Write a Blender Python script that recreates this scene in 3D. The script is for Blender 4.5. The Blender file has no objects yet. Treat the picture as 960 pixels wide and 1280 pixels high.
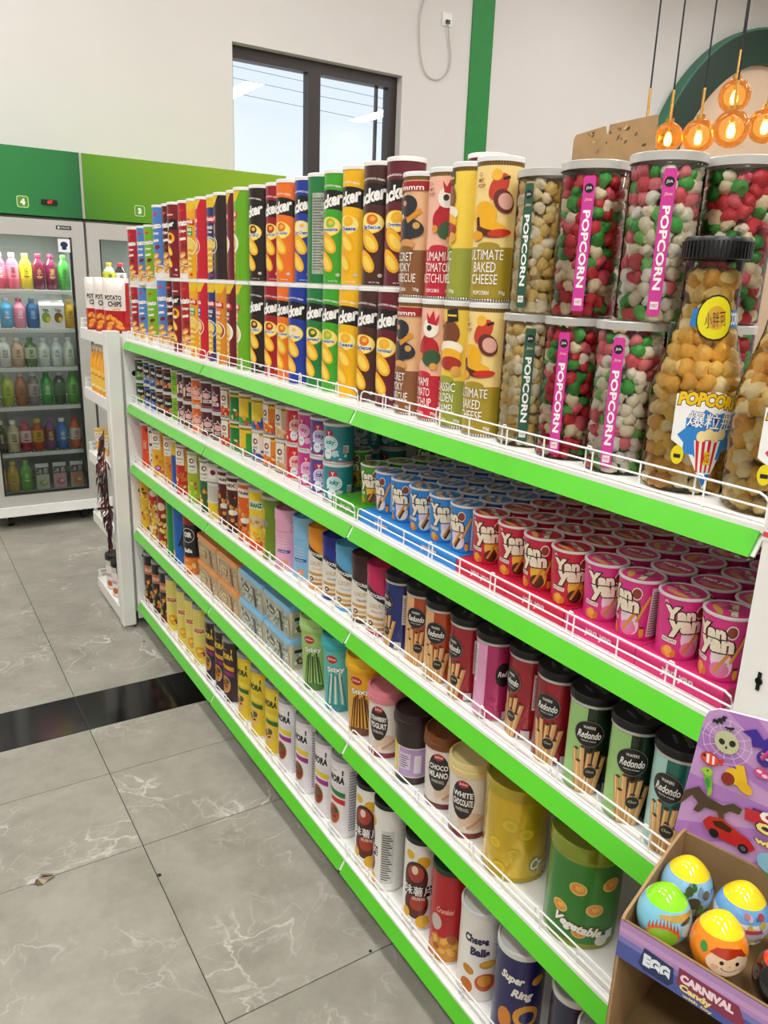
import bpy, math, random
import numpy as np
from mathutils import Matrix, Vector
from mathutils.geometry import tessellate_polygon
random.seed(7)
PI = math.pi
R_ = math.radians
sc = bpy.context.scene
C = sc.collection

# ------------------------------------------------------------------ camera
CAM = np.array([-0.7791, -0.4640, 1.4724])
ROT = (1.28655, -0.03551, -0.55866)
F = 971.67
cam = bpy.data.cameras.new('camera'); cam.sensor_fit = 'VERTICAL'; cam.sensor_height = 36.0
cam.lens = F / 1280 * 36.0; cam.clip_start = 0.02; cam.clip_end = 200
co = bpy.data.objects.new('camera', cam); co.location = CAM; co.rotation_euler = ROT
C.objects.link(co); sc.camera = co
# ------------------------------------------------------------------ world, light, exposure
w = bpy.data.worlds.new('sky'); sc.world = w; w.use_nodes = True
nt = w.node_tree; bg = nt.nodes['Background']
tc = nt.nodes.new('ShaderNodeTexCoord'); sx = nt.nodes.new('ShaderNodeSeparateXYZ'); rp = nt.nodes.new('ShaderNodeValToRGB')
nt.links.new(tc.outputs['Generated'], sx.inputs[0]); nt.links.new(sx.outputs['Z'], rp.inputs[0]); nt.links.new(rp.outputs[0], bg.inputs[0])
rp.color_ramp.elements[0].position = 0.12; rp.color_ramp.elements[0].color = (0.95, 0.98, 1, 1)
rp.color_ramp.elements[1].position = 0.6; rp.color_ramp.elements[1].color = (0.50, 0.70, 0.88, 1)
bg.inputs[1].default_value = 1.1
CEIL = 4.4
def area_light(x, y, z, sx_, sy_, power, col=(1, 0.988, 0.985)):
    l = bpy.data.lights.new('area_lamp', 'AREA'); l.shape = 'RECTANGLE'; l.size = sx_; l.size_y = sy_; l.energy = power; l.color = col
    o = bpy.data.objects.new('area_lamp', l); o.location = (x, y, z); C.objects.link(o); return o
for lx, pw in ((-2.2, 37), (-0.8, 40), (1.6, 21), (4.4, 30), (7.0, 34)):  # last column added to brighten the wall ring
    for ly, k in ((-2.0, 1.55), (0.6, 1.0), (3.2, .88)):
        area_light(lx, ly, CEIL - 0.08, 0.3, 1.5, pw * k)
sc.view_settings.view_transform = 'Standard'; sc.view_settings.look = 'None'
sc.view_settings.gamma = 1; sc.view_settings.use_curve_mapping = False
sc.view_settings.exposure = 0.0

# ------------------------------------------------------------------ pixel helpers (960 x 1280 frame)
_a, _b, _c = ROT
_Rx = np.array([[1, 0, 0], [0, math.cos(_a), -math.sin(_a)], [0, math.sin(_a), math.cos(_a)]])
_Ry = np.array([[math.cos(_b), 0, math.sin(_b)], [0, 1, 0], [-math.sin(_b), 0, math.cos(_b)]])
_Rz = np.array([[math.cos(_c), -math.sin(_c), 0], [math.sin(_c), math.cos(_c), 0], [0, 0, 1]])
CM = _Rz @ _Ry @ _Rx
def hit(u, v, ax, val):
    d = CM @ np.array([(u - 480) / F, -(v - 640) / F, -1.0])
    return CAM + d * ((val - CAM[ax]) / d[ax])
_ang = np.linspace(0, 2 * PI, 40, endpoint=False)
def left_u(X, Y, z, r):
    p = np.stack([X + r * np.cos(_ang), Y + r * np.sin(_ang), np.full(40, z)], 1) - CAM
    d = p @ CM
    return (480 + F * d[:, 0] / -d[:, 2]).min()
def solve_y(u, X, z, r):
    lo, hi = -0.3, 3.4
    for _ in range(24):
        m = (lo + hi) / 2
        if left_u(X, m, z, r) > u: lo = m
        else: hi = m
    return m

# ------------------------------------------------------------------ colours and materials
def lin(c):
    if isinstance(c, str):
        c = c.lstrip('#'); c = [int(c[i:i + 2], 16) / 255 for i in (0, 2, 4)]
    return tuple((x / 12.92 if x <= 0.04045 else ((x + 0.055) / 1.055) ** 2.4) for x in c[:3])
MATS = {}
def base_mat(name):
    m = bpy.data.materials.new(name); m.use_nodes = True; MATS[name] = m
    return m, m.node_tree, m.node_tree.nodes['Principled BSDF']
def attr_mat(name, rough=0.35, metal=0.0, coat=0.0, var=0.06, bump=0.0, scale=60):
    """colour comes from the mesh's printed colours, with a little procedural unevenness"""
    m, nt, b = base_mat(name)
    at = nt.nodes.new('ShaderNodeAttribute'); at.attribute_name = 'Col'
    no = nt.nodes.new('ShaderNodeTexNoise'); no.inputs['Scale'].default_value = scale
    tc = nt.nodes.new('ShaderNodeTexCoord'); nt.links.new(tc.outputs['Object'], no.inputs['Vector'])
    mr = nt.nodes.new('ShaderNodeMapRange'); mr.inputs['To Min'].default_value = 1 - var; mr.inputs['To Max'].default_value = 1 + var
    nt.links.new(no.outputs['Fac'], mr.inputs['Value'])
    mx = nt.nodes.new('ShaderNodeMix'); mx.data_type = 'RGBA'; mx.blend_type = 'MULTIPLY'; mx.inputs[0].default_value = 1
    nt.links.new(at.outputs['Color'], mx.inputs[6]); nt.links.new(mr.outputs[0], mx.inputs[7])
    nt.links.new(mx.outputs[2], b.inputs['Base Color'])
    b.inputs['Roughness'].default_value = rough; b.inputs['Metallic'].default_value = metal; b.inputs['Coat Weight'].default_value = coat
    if bump:
        bp = nt.nodes.new('ShaderNodeBump'); bp.inputs['Strength'].default_value = bump; bp.inputs['Distance'].default_value = 0.002
        nt.links.new(no.outputs['Fac'], bp.inputs['Height']); nt.links.new(bp.outputs[0], b.inputs['Normal'])
    return m
def solid_mat(name, col, rough=0.5, metal=0.0, var=0.05, scale=8, bump=0.0, coat=0.0):
    m, nt, b = base_mat(name)
    no = nt.nodes.new('ShaderNodeTexNoise'); no.inputs['Scale'].default_value = scale; no.inputs['Detail'].default_value = 4
    tc = nt.nodes.new('ShaderNodeTexCoord'); nt.links.new(tc.outputs['Object'], no.inputs['Vector'])
    c = lin(col); r = nt.nodes.new('ShaderNodeValToRGB')
    r.color_ramp.elements[0].position = .3; r.color_ramp.elements[1].position = .7
    r.color_ramp.elements[0].color = (*[x * (1 - var) for x in c], 1); r.color_ramp.elements[1].color = (*[min(1, x * (1 + var)) for x in c], 1)
    nt.links.new(no.outputs['Fac'], r.inputs[0]); nt.links.new(r.outputs[0], b.inputs['Base Color'])
    b.inputs['Roughness'].default_value = rough; b.inputs['Metallic'].default_value = metal; b.inputs['Coat Weight'].default_value = coat
    if bump:
        bp = nt.nodes.new('ShaderNodeBump'); bp.inputs['Strength'].default_value = bump; bp.inputs['Distance'].default_value = 0.003
        nt.links.new(no.outputs['Fac'], bp.inputs['Height']); nt.links.new(bp.outputs[0], b.inputs['Normal'])
    return m
def clear_mat(name, tint=(1, 1, 1), ior=1.45, rough=0.04, strength=1.0):
    m = bpy.data.materials.new(name); m.use_nodes = True; MATS[name] = m; nt = m.node_tree
    nt.nodes.remove(nt.nodes['Principled BSDF']); out = nt.nodes['Material Output']
    t = nt.nodes.new('ShaderNodeBsdfTransparent'); t.inputs[0].default_value = (*tint, 1)
    g = nt.nodes.new('ShaderNodeBsdfGlossy'); g.inputs['Roughness'].default_value = rough
    f = nt.nodes.new('ShaderNodeFresnel'); f.inputs[0].default_value = ior
    mu = nt.nodes.new('ShaderNodeMath'); mu.operation = 'MULTIPLY'; mu.inputs[1].default_value = strength
    nt.links.new(f.outputs[0], mu.inputs[0])
    x = nt.nodes.new('ShaderNodeMixShader'); nt.links.new(mu.outputs[0], x.inputs[0]); nt.links.new(t.outputs[0], x.inputs[1]); nt.links.new(g.outputs[0], x.inputs[2])
    nt.links.new(x.outputs[0], out.inputs[0]); return m
def emit_mat(name, col, s):
    m, nt, b = base_mat(name)
    b.inputs['Base Color'].default_value = (*lin(col), 1); b.inputs['Emission Color'].default_value = (*lin(col), 1); b.inputs['Emission Strength'].default_value = s
    return m
M_PRINT = attr_mat('printed_paper', 0.32, coat=0.25)
M_LID = attr_mat('lid_plastic', 0.38, var=0.03)
M_TIN = attr_mat('painted_tin', 0.2, metal=0.35, coat=0.5, var=0.04)
M_CARD = attr_mat('printed_card', 0.5, var=0.08)
M_CORN = attr_mat('popped_corn', 0.5, var=0.16, bump=0.6, scale=180)
M_EGG = attr_mat('toy_egg_plastic', 0.08, coat=0.6, var=0.03)
M_DRINK = attr_mat('drink_bottle_plastic', 0.12, coat=0.4, var=0.08)
M_BAG = attr_mat('foil_bag', 0.28, coat=0.3, var=0.08, bump=0.4, scale=40)
M_CLEAR = clear_mat('clear_plastic', (1, 1, 1), 1.42, 0.05)
M_GLASS = clear_mat('window_glass', (0.95, 0.98, 1.0), 1.5, 0.01)
M_DOORGLASS = clear_mat('fridge_glass', (0.9, 0.93, 0.92), 1.5, 0.02)
M_WHITE = solid_mat('white_powder_coat', '#f4f4ef', 0.35, var=0.02)
M_GREYW = solid_mat('grey_white_panel', '#efefe9', 0.42, var=0.02)
M_WIRE = solid_mat('white_wire', '#fafaf6', 0.28, var=0.01)
M_RAIL = solid_mat('green_price_rail', '#55c425', 0.3, var=0.06, scale=5, coat=0.35)
M_WALL = solid_mat('white_wall_paint', '#e8e4e1', 0.85, var=0.012, scale=3)
M_WALLDK = solid_mat('low_bounce_wall', '#a8a29c', 0.85, var=0.02, scale=3)  # tone of the unseen walls, set darker to cut bounce light
M_CEIL = solid_mat('ceiling_paint', '#efece6', 0.9, var=0.01)
M_STRIPE = solid_mat('green_wall_stripe', '#1f8a3a', 0.55, var=0.04)
M_DKFRAME = solid_mat('dark_brown_aluminium', '#3a302d', 0.4, var=0.05)
M_STEEL = solid_mat('brushed_steel', '#d2d2cc', 0.32, metal=0.5, var=0.02, scale=6)
M_BLACK = solid_mat('black_plastic', '#141414', 0.35, var=0.1)
M_INTER = solid_mat('fridge_interior', '#8a8f88', 0.5, var=0.05)
M_CARDBRD = solid_mat('brown_cardboard', '#a8875c', 0.75, var=0.1, scale=25, bump=0.15)
M_CARDIN = solid_mat('inner_cardboard', '#8b7048', 0.8, var=0.12, scale=18)
M_PEACH = solid_mat('peach_wall', '#eecfb0', 0.8, var=0.03)
M_DKGREEN = solid_mat('dark_green_ring', '#1b3a2a', 0.5, var=0.06)
M_BRASS = solid_mat('brass', '#c79a4d', 0.25, metal=0.9, var=0.05)
M_CORD = solid_mat('black_cord', '#15131a', 0.5, var=0.1)
M_PLINE = solid_mat('grey_power_line', '#6f7c88', 0.6)
M_GROUT = solid_mat('dark_grout', '#3b3936', 0.9, var=0.1)
M_SHAVE = solid_mat('dark_hole', '#0b0b0b', 0.9)
M_LED = emit_mat('red_led', '#ff2a18', 1.3)
M_BULB = emit_mat('warm_filament', '#ffb545', 45)
M_AMBER = clear_mat('amber_glass', (1.0, 0.76, 0.44), 1.5, 0.02)
_n = M_AMBER.node_tree; _t = _n.nodes.new('ShaderNodeBsdfTranslucent'); _t.inputs[0].default_value = (1, .55, .16, 1); _m = _n.nodes.new('ShaderNodeMixShader'); _m.inputs[0].default_value = .09
_o = _n.nodes['Material Output'].inputs[0]; _f = _o.links[0].from_socket; _n.links.new(_f, _m.inputs[1]); _n.links.new(_t.outputs[0], _m.inputs[2]); _n.links.new(_m.outputs[0], _o)
def marble(name, base, vein, dark, scale, rough):
    m, nt, b = base_mat(name)
    L = nt.links.new
    geo = nt.nodes.new('ShaderNodeNewGeometry'); oi = nt.nodes.new('ShaderNodeObjectInfo')
    ad = nt.nodes.new('ShaderNodeVectorMath'); ad.operation = 'MULTIPLY_ADD'
    cb = nt.nodes.new('ShaderNodeCombineXYZ')
    for i in range(3): L(oi.outputs['Random'], cb.inputs[i])
    ad.inputs[1].default_value = (37, 53, 11); L(cb.outputs[0], ad.inputs[0]); L(geo.outputs['Position'], ad.inputs[2])
    n1 = nt.nodes.new('ShaderNodeTexNoise'); n1.inputs['Scale'].default_value = 4.5; n1.inputs['Detail'].default_value = 8; n1.inputs['Distortion'].default_value = 0.6
    L(ad.outputs[0], n1.inputs['Vector'])
    wv = nt.nodes.new('ShaderNodeVectorMath'); wv.operation = 'MULTIPLY_ADD'; wv.inputs[1].default_value = (0.5, 0.5, 0.5)
    L(n1.outputs['Color'], wv.inputs[0]); L(ad.outputs[0], wv.inputs[2])
    fac = []
    for s, wd in ((2.6, 0.010), (6.5, 0.016)):
        v = nt.nodes.new('ShaderNodeTexVoronoi'); v.feature = 'DISTANCE_TO_EDGE'; v.inputs['Scale'].default_value = s * scale
        L(wv.outputs[0], v.inputs['Vector'])
        r = nt.nodes.new('ShaderNodeMapRange'); r.inputs['From Min'].default_value = 0; r.inputs['From Max'].default_value = wd * 2.2
        r.inputs['To Min'].default_value = 1; r.inputs['To Max'].default_value = 0; L(v.outputs['Distance'], r.inputs['Value']); fac.append(r)
    n2 = nt.nodes.new('ShaderNodeTexNoise'); n2.inputs['Scale'].default_value = 4; n2.inputs['Detail'].default_value = 6; L(ad.outputs[0], n2.inputs['Vector'])
    mk = nt.nodes.new('ShaderNodeMapRange'); mk.inputs['From Min'].default_value = .47; mk.inputs['From Max'].default_value = .66; L(n2.outputs['Fac'], mk.inputs['Value'])
    mu = nt.nodes.new('ShaderNodeMath'); mu.operation = 'MULTIPLY'; mxm = nt.nodes.new('ShaderNodeMath'); mxm.operation = 'MAXIMUM'
    h = nt.nodes.new('ShaderNodeMath'); h.operation = 'MULTIPLY'; h.inputs[1].default_value = .4; L(fac[1].outputs[0], h.inputs[0])
    L(fac[0].outputs[0], mxm.inputs[0]); L(h.outputs[0], mxm.inputs[1]); L(mxm.outputs[0], mu.inputs[0]); L(mk.outputs[0], mu.inputs[1])
    n3 = nt.nodes.new('ShaderNodeTexNoise'); n3.inputs['Scale'].default_value = 7; n3.inputs['Detail'].default_value = 8; n3.inputs['Roughness'].default_value = .65; L(ad.outputs[0], n3.inputs['Vector'])
    rp = nt.nodes.new('ShaderNodeValToRGB'); rp.color_ramp.elements[0].position = .32; rp.color_ramp.elements[1].position = .68
    rp.color_ramp.elements[0].color = (*lin(dark), 1); rp.color_ramp.elements[1].color = (*lin(base), 1); L(n3.outputs['Fac'], rp.inputs[0])
    mx = nt.nodes.new('ShaderNodeMix'); mx.data_type = 'RGBA'; L(mu.outputs[0], mx.inputs[0]); L(rp.outputs[0], mx.inputs[6]); mx.inputs[7].default_value = (*lin(vein), 1)
    L(mx.outputs[2], b.inputs['Base Color']); b.inputs['Roughness'].default_value = rough
    return m
M_TILE = marble('grey_marble_tile', '#a9a69a', '#d2cfc5', '#908d81', 1.15, 0.32)
M_BTILE = marble('black_marble_tile', '#0b0b0b', '#2b2822', '#050505', 1.2, 0.12)
def header_mat(name, stops, vert):
    m, nt, b = base_mat(name)
    tc = nt.nodes.new('ShaderNodeTexCoord'); s = nt.nodes.new('ShaderNodeSeparateXYZ'); nt.links.new(tc.outputs['Generated'], s.inputs[0])
    r = nt.nodes.new('ShaderNodeValToRGB'); e = r.color_ramp.elements
    e[0].position, e[0].color = stops[0][0], (*lin(stops[0][1]), 1); e[1].position, e[1].color = stops[-1][0], (*lin(stops[-1][1]), 1)
    for p, c in stops[1:-1]:
        k = e.new(p); k.color = (*lin(c), 1)
    a = nt.nodes.new('ShaderNodeMath'); a.operation = 'MULTIPLY_ADD'; a.inputs[1].default_value = vert
    nt.links.new(s.outputs['Z'], a.inputs[0]); nt.links.new(s.outputs['X'], a.inputs[2]); nt.links.new(a.outputs[0], r.inputs[0])
    nt.links.new(r.outputs[0], b.inputs['Base Color']); b.inputs['Roughness'].default_value = .4
    return m
M_HEAD_L = header_mat('green_header_print', [(0, '#2a8a42'), (0.75, '#1f7a3a'), (1.25, '#146034')], -0.1)
M_HEAD_R = header_mat('lime_header_print', [(0, '#3a7d1c'), (0.3, '#5f9a12'), (1.2, '#8cb414')], 0.25)

# ------------------------------------------------------------------ mesh builder
class MB:
    def __init__(s): s.v = []; s.f = []; s.c = []; s.n = None
    def add(s, vs, fs, col='#ffffff'):
        o = len(s.v); s.v += [tuple(p) for p in vs]
        c = lin(col) if not isinstance(col, list) else None
        for i, f in enumerate(fs):
            s.f.append([o + k for k in f]); s.c.append(c if c else lin(col[i]))
        return s
    def box(s, x0, x1, y0, y1, z0, z1, col='#ffffff'):
        v = [(x, y, z) for z in (z0, z1) for y in (y0, y1) for x in (x0, x1)]
        return s.add(v, [(0, 2, 3, 1), (4, 5, 7, 6), (0, 1, 5, 4), (2, 6, 7, 3), (0, 4, 6, 2), (1, 3, 7, 5)], col)
    def lathe(s, prof, seg=36, col='#ffffff', cx=0, cy=0):
        """prof: (radius, z[, colour]) from bottom to top; radius 0 closes"""
        rings = []
        for p in prof:
            o = len(s.v)
            if p[0] <= 1e-6: s.v.append((cx, cy, p[1])); rings.append([o])
            else:
                for i in range(seg):
                    a = 2 * PI * i / seg; s.v.append((cx + p[0] * math.sin(a), cy - p[0] * math.cos(a), p[1]))
                rings.append(list(range(o, o + seg)))
        for k in range(len(prof) - 1):
            A, B = rings[k], rings[k + 1]; c = lin(prof[k][2]) if len(prof[k]) > 2 else lin(col)
            for i in range(seg):
                j = (i + 1) % seg
                if len(A) == 1 and len(B) == 1: continue
                if len(A) == 1: s.f.append([A[0], B[j], B[i]])
                elif len(B) == 1: s.f.append([A[i], A[j], B[0]])
                else: s.f.append([A[i], A[j], B[j], B[i]])
                s.c.append(c)
        return s
    def tube(s, pts, r, n=6, col='#ffffff', closed=False):
        pts = [Vector(p) for p in pts]; m = len(pts); o = len(s.v)
        up = Vector((0.13, 0.29, 0.95))
        for i, p in enumerate(pts):
            a = pts[(i - 1) % m] if (closed or i) else p; b = pts[(i + 1) % m] if (closed or i < m - 1) else p
            t = (b - a).normalized(); x = t.cross(up)
            if x.length < 1e-3: x = t.cross(Vector((1, 0, 0)))
            x.normalize(); y = t.cross(x)
            for k in range(n):
                q = p + (x * math.cos(2 * PI * k / n) + y * math.sin(2 * PI * k / n)) * r; s.v.append(tuple(q))
        c = lin(col)
        for i in range(m if closed else m - 1):
            for k in range(n):
                a, b = o + i * n, o + ((i + 1) % m) * n
                s.f.append([a + k, b + k, b + (k + 1) % n, a + (k + 1) % n]); s.c.append(c)
        if not closed:
            s.f.append([o + k for k in range(n)]); s.c.append(c)
            s.f.append([o + (m - 1) * n + k for k in reversed(range(n))]); s.c.append(c)
        return s
    def prism(s, poly, axis, a0, a1, col='#ffffff'):
        """extrude a 2-D polygon along axis (0,1,2)"""
        n = len(poly); o = len(s.v)
        for a in (a0, a1):
            for p in poly:
                q = list(p); q.insert(axis, a); s.v.append(tuple(q))
        c = lin(col)
        s.f.append([o + i for i in range(n)]); s.f.append([o + n + i for i in reversed(range(n))]); s.c += [c, c]
        for i in range(n):
            j = (i + 1) % n; s.f.append([o + j, o + i, o + n + i, o + n + j]); s.c.append(c)
        return s
    def mesh(s, name, smooth=True, angle=38, normals=None, fix=False):
        me = bpy.data.meshes.new(name); me.from_pydata(s.v, [], s.f)
        at = me.color_attributes.new('Col', 'FLOAT_COLOR', 'CORNER')
        cnt = [len(f) for f in s.f]
        arr = np.repeat(np.array([(*c, 1.0) for c in s.c], dtype=np.float32), cnt, axis=0)
        at.data.foreach_set('color', arr.ravel())
        if fix:
            import bmesh
            bm = bmesh.new(); bm.from_mesh(me); bmesh.ops.recalc_face_normals(bm, faces=bm.faces); bm.to_mesh(me); bm.free()
        me.polygons.foreach_set('use_smooth', [smooth] * len(s.f))
        if smooth and normals is None: me.set_sharp_from_angle(angle=R_(angle))
        if normals is not None: me.normals_split_custom_set_from_vertices(normals)
        me.update(); return me
def link(name, me, mat, parent=None, loc=None, rz=0):
    o = bpy.data.objects.new(name, me)
    if me is not None and mat is not None and not me.materials: me.materials.append(mat)
    C.objects.link(o)
    if parent: o.parent = parent
    if loc is not None: o.location = loc
    if rz: o.rotation_euler = (0, 0, rz)
    return o
def thing(name, label, cat, loc=(0, 0, 0), rz=0, group=None):
    o = bpy.data.objects.new(name, None); o.empty_display_size = 0.03; C.objects.link(o)
    o.location = loc; o.rotation_euler = (0, 0, rz); o['label'] = label; o['category'] = cat
    if group: o['group'] = group
    return o
def tag(o, label, cat, group=None):
    o['label'] = label; o['category'] = cat
    if group: o['group'] = group
    return o
def struct(name, mb, mat, label=None, parent=None, **k):
    o = link(name, mb.mesh(name, **k) if isinstance(mb, MB) else mb, mat, parent)
    if not parent:
        o['kind'] = 'structure'
        if label: o['label'] = label
    return o

# ------------------------------------------------------------------ print: flat shapes and lettering wrapped onto a surface
_tx = {}
def text_tris(txt, bold=0.0, shear=0.0):
    k = (txt, bold, shear)
    if k in _tx: return _tx[k]
    cu = bpy.data.curves.new('t', 'FONT'); cu.body = txt; cu.resolution_u = 2; cu.offset = bold; cu.shear = shear; cu.fill_mode = 'FRONT'
    ob = bpy.data.objects.new('t', cu); me = bpy.data.meshes.new_from_object(ob)
    P = np.array([v.co[:2] for v in me.vertices]) if len(me.vertices) else np.zeros((1, 2))
    T = []
    for f in me.polygons:
        ids = list(f.vertices)
        for i in range(1, len(ids) - 1): T.append((ids[0], ids[i], ids[i + 1]))
    lo, hi = P.min(0), P.max(0); P = P - (lo + hi) / 2
    out = ([P[list(t)] for t in T], max(1e-6, hi[0] - lo[0]), max(1e-6, hi[1] - lo[1]))
    bpy.data.objects.remove(ob); bpy.data.curves.remove(cu); bpy.data.meshes.remove(me)
    _tx[k] = out; return out
def clip(poly, x, keep_right):
    out = []
    for i in range(len(poly)):
        a, b = poly[i], poly[(i + 1) % len(poly)]
        ia = (a[0] >= x) == keep_right or a[0] == x; ib = (b[0] >= x) == keep_right or b[0] == x
        if ia: out.append(a)
        if ia != ib:
            t = (x - a[0]) / (b[0] - a[0]); out.append((x, a[1] + t * (b[1] - a[1])))
    return out
STRIP = PI / 18
def shape_polys(sh, ux, uy):
    """-> list of convex polygons in (x, y) label units plus colour; ux, uy = metres per label unit"""
    k = sh[0]; asp = uy / ux
    def rot(pts, cx, cy, a):
        if not a: return [(cx + x, cy + y) for x, y in pts]
        ca, sa = math.cos(R_(a)), math.sin(R_(a))
        return [(cx + (x * ux * ca - y * uy * sa) / ux, cy + (x * ux * sa + y * uy * ca) / uy) for x, y in pts]
    if k == 'r': return [([(sh[1], sh[3]), (sh[2], sh[3]), (sh[2], sh[4]), (sh[1], sh[4])], sh[5])]
    if k == 'e':
        n = 20; a = sh[6] if len(sh) > 6 else 0
        return [(rot([(sh[3] * math.cos(2 * PI * i / n), sh[4] * math.sin(2 * PI * i / n)) for i in range(n)], sh[1], sh[2], a), sh[5])]
    if k == 'p':
        pts = sh[1]; tr = tessellate_polygon([[Vector((x * ux, y * uy, 0)) for x, y in pts]])
        return [([pts[i] for i in t], sh[2]) for t in tr]
    if k == 'b':   # rotated bar: cx, cy, w, h, angle, colour
        _, cx, cy, w_, h_, a, col = sh
        return [(rot([(-w_ / 2, -h_ / 2), (w_ / 2, -h_ / 2), (w_ / 2, h_ / 2), (-w_ / 2, h_ / 2)], cx, cy, a), col)]
    if k == 't':   # text, cx, cy, cap height, width(or None), colour, opts
        _, txt, cx, cy, hh, wd, col = sh[:7]; o = sh[7] if len(sh) > 7 else {}
        out = []
        passes = []
        if o.get('out'): passes.append((o['out'], o.get('bold', .02) + o.get('ow', .05)))
        passes.append((col, o.get('bold', .01)))
        _, w0, h0 = text_tris(txt, round(passes[-1][1], 3), o.get('shear', 0))
        ky = hh * uy / h0; kx = wd * ux / w0 if wd else ky
        ca, sa = math.cos(R_(o.get('rot', 0))), math.sin(R_(o.get('rot', 0))); arc = o.get('arc', 0)
        for pi, (c_, bo) in enumerate(passes):
            for t in text_tris(txt, round(bo, 3), o.get('shear', 0))[0]:
                q = []
                for x, y in t:
                    X, Y = x * kx, y * ky
                    if arc: Y += arc * uy * (1 - (2 * x / w0) ** 2)
                    q.append((cx + (X * ca - Y * sa) / ux, cy + (X * sa + Y * ca) / uy))
                out.append((q, c_, pi))
        return out
    raise ValueError(k)
def make_print(name, shapes, ux, uy, mapper, strips=True, step=0.00003, ybreaks=(), yclip=None):
    mb = MB(); NV = []
    layer = 0
    for sh in shapes:
        layer += 1; mxp = 0
        for pl in shape_polys(sh, ux, uy):
            pts, col = pl[0], pl[1]; ly = layer + (pl[2] if len(pl) > 2 else 0); mxp = max(mxp, ly - layer)
            xs = [p[0] for p in pts]
            parts = [pts]
            if strips:
                a, b = math.floor(min(xs) / STRIP + 1e-6), math.ceil(max(xs) / STRIP - 1e-6)
                if b - a > 1:
                    parts = []; rest = pts
                    for k in range(a + 1, b):
                        L_ = clip(rest, k * STRIP, False); rest = clip(rest, k * STRIP, True)
                        if len(L_) > 2: parts.append(L_)
                        if len(rest) < 3: break
                    if len(rest) > 2: parts.append(rest)
            if yclip and (min(p[1] for p in pts) < yclip[0] or max(p[1] for p in pts) > yclip[1]):
                nxt = []
                for q in parts:
                    fl_ = clip([(b_, a_) for a_, b_ in q], yclip[0], True)
                    fl_ = clip(fl_, yclip[1], False) if len(fl_) > 2 else []
                    if len(fl_) > 2: nxt.append([(b_, a_) for a_, b_ in fl_])
                parts = nxt
            for yb in ybreaks:
                nxt = []
                for q in parts:
                    fl_ = [(b_, a_) for a_, b_ in q]
                    for side_ in (False, True):
                        c_ = clip(fl_, yb, side_)
                        if len(c_) > 2: nxt.append([(b_, a_) for a_, b_ in c_])
                parts = nxt
            for q in parts:
                ar = sum(q[i][0] * q[(i + 1) % len(q)][1] - q[(i + 1) % len(q)][0] * q[i][1] for i in range(len(q)))
                if abs(ar) < 1e-9: continue
                if ar < 0: q = q[::-1]
                vs = []
                for x, y in q:
                    P, N = mapper(x, y, .00015 + ly * step); vs.append(P); NV.append(N)
                mb.add(vs, [list(range(len(q)))], col)
        layer += mxp
    return mb.mesh(name, normals=NV)
def cyl_print(name, shapes, rfun, H, z0=0.0, ybreaks=()):
    rm = rfun(0.5)
    def mp(x, y, off):
        r = rfun(min(1, max(0, y))) + off; k = math.floor(x / STRIP)
        # facet-true radius between the body's 10 degree edges
        f = x - (k + .5) * STRIP; rr = r * math.cos(STRIP / 2) / math.cos(f)
        return (rr * math.sin(x), -rr * math.cos(x), z0 + y * H), (math.sin(x), -math.cos(x), 0)
    return make_print(name, shapes, rm, H, mp, ybreaks=ybreaks, yclip=(.006, .994))
def flat_print(name, shapes, origin, ax, ay):
    """label units are metres along ax and ay from origin"""
    o, ax, ay = Vector(origin), Vector(ax).normalized(), Vector(ay).normalized(); n = ax.cross(ay)
    def mp(x, y, off): return tuple(o + ax * x + ay * y + n * off), tuple(n)
    return make_print(name, shapes, 1, 1, mp, strips=False)

# ------------------------------------------------------------------ the room
WALL_Y = 5.1
# floor: grout bed with one object per tile
fl = MB(); fl.box(-3.0, 9.0, -3.0, WALL_Y, -0.06, -0.0015)
floor = struct('floor', fl, M_GROUT, 'grey marble tiled shop floor with dark joints', smooth=False)
xs = [-2.793 + 0.61 * i for i in range(0, 17)]
ys = [-2.925, -2.315, -1.705, -1.095, -0.485, 0.125, 0.735, 1.345, 1.712, 1.992, 2.24, 2.86, 3.47, 4.08, 4.69, WALL_Y]
_tile = {}
for i in range(len(xs) - 1):
    for j in range(len(ys) - 1):
        black = j == 9
        if (xs[i] > 1.3 and ys[j] < 4) or xs[i] > 4: continue
        g = 0.0011; wd, dp = xs[i + 1] - xs[i] - 2 * g, ys[j + 1] - ys[j] - 2 * g
        k = (round(wd, 4), round(dp, 4), black)
        if k not in _tile:
            b = 0.0008
            m = MB(); p = [(-wd / 2, -dp / 2), (wd / 2, -dp / 2), (wd / 2, dp / 2), (-wd / 2, dp / 2)]
            v = [(x, y, -0.008) for x, y in p] + [(x, y, -b) for x, y in p] + [(x - b * (1 if x > 0 else -1), y - b * (1 if y > 0 else -1), 0) for x, y in p]
            f = [(3, 2, 1, 0), (8, 9, 10, 11)] + [(a + q, a + (q + 1) % 4, a + 4 + (q + 1) % 4, a + 4 + q) for a in (0, 4) for q in range(4)]
            m.add(v, f); _tile[k] = m.mesh('floor_tile', smooth=False)
        link('floor_tile', _tile[k], M_BTILE if black else M_TILE, floor, ((xs[i] + xs[i + 1]) / 2, (ys[j] + ys[j + 1]) / 2, 0))
fl2 = MB(); fl2.box(1.3, 9.0, -3.0, 4.08, -0.0015, 0.0)
struct('floor_covering', fl2, M_TILE, 'grey marble floor beyond the shelving', floor, smooth=False)
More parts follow.
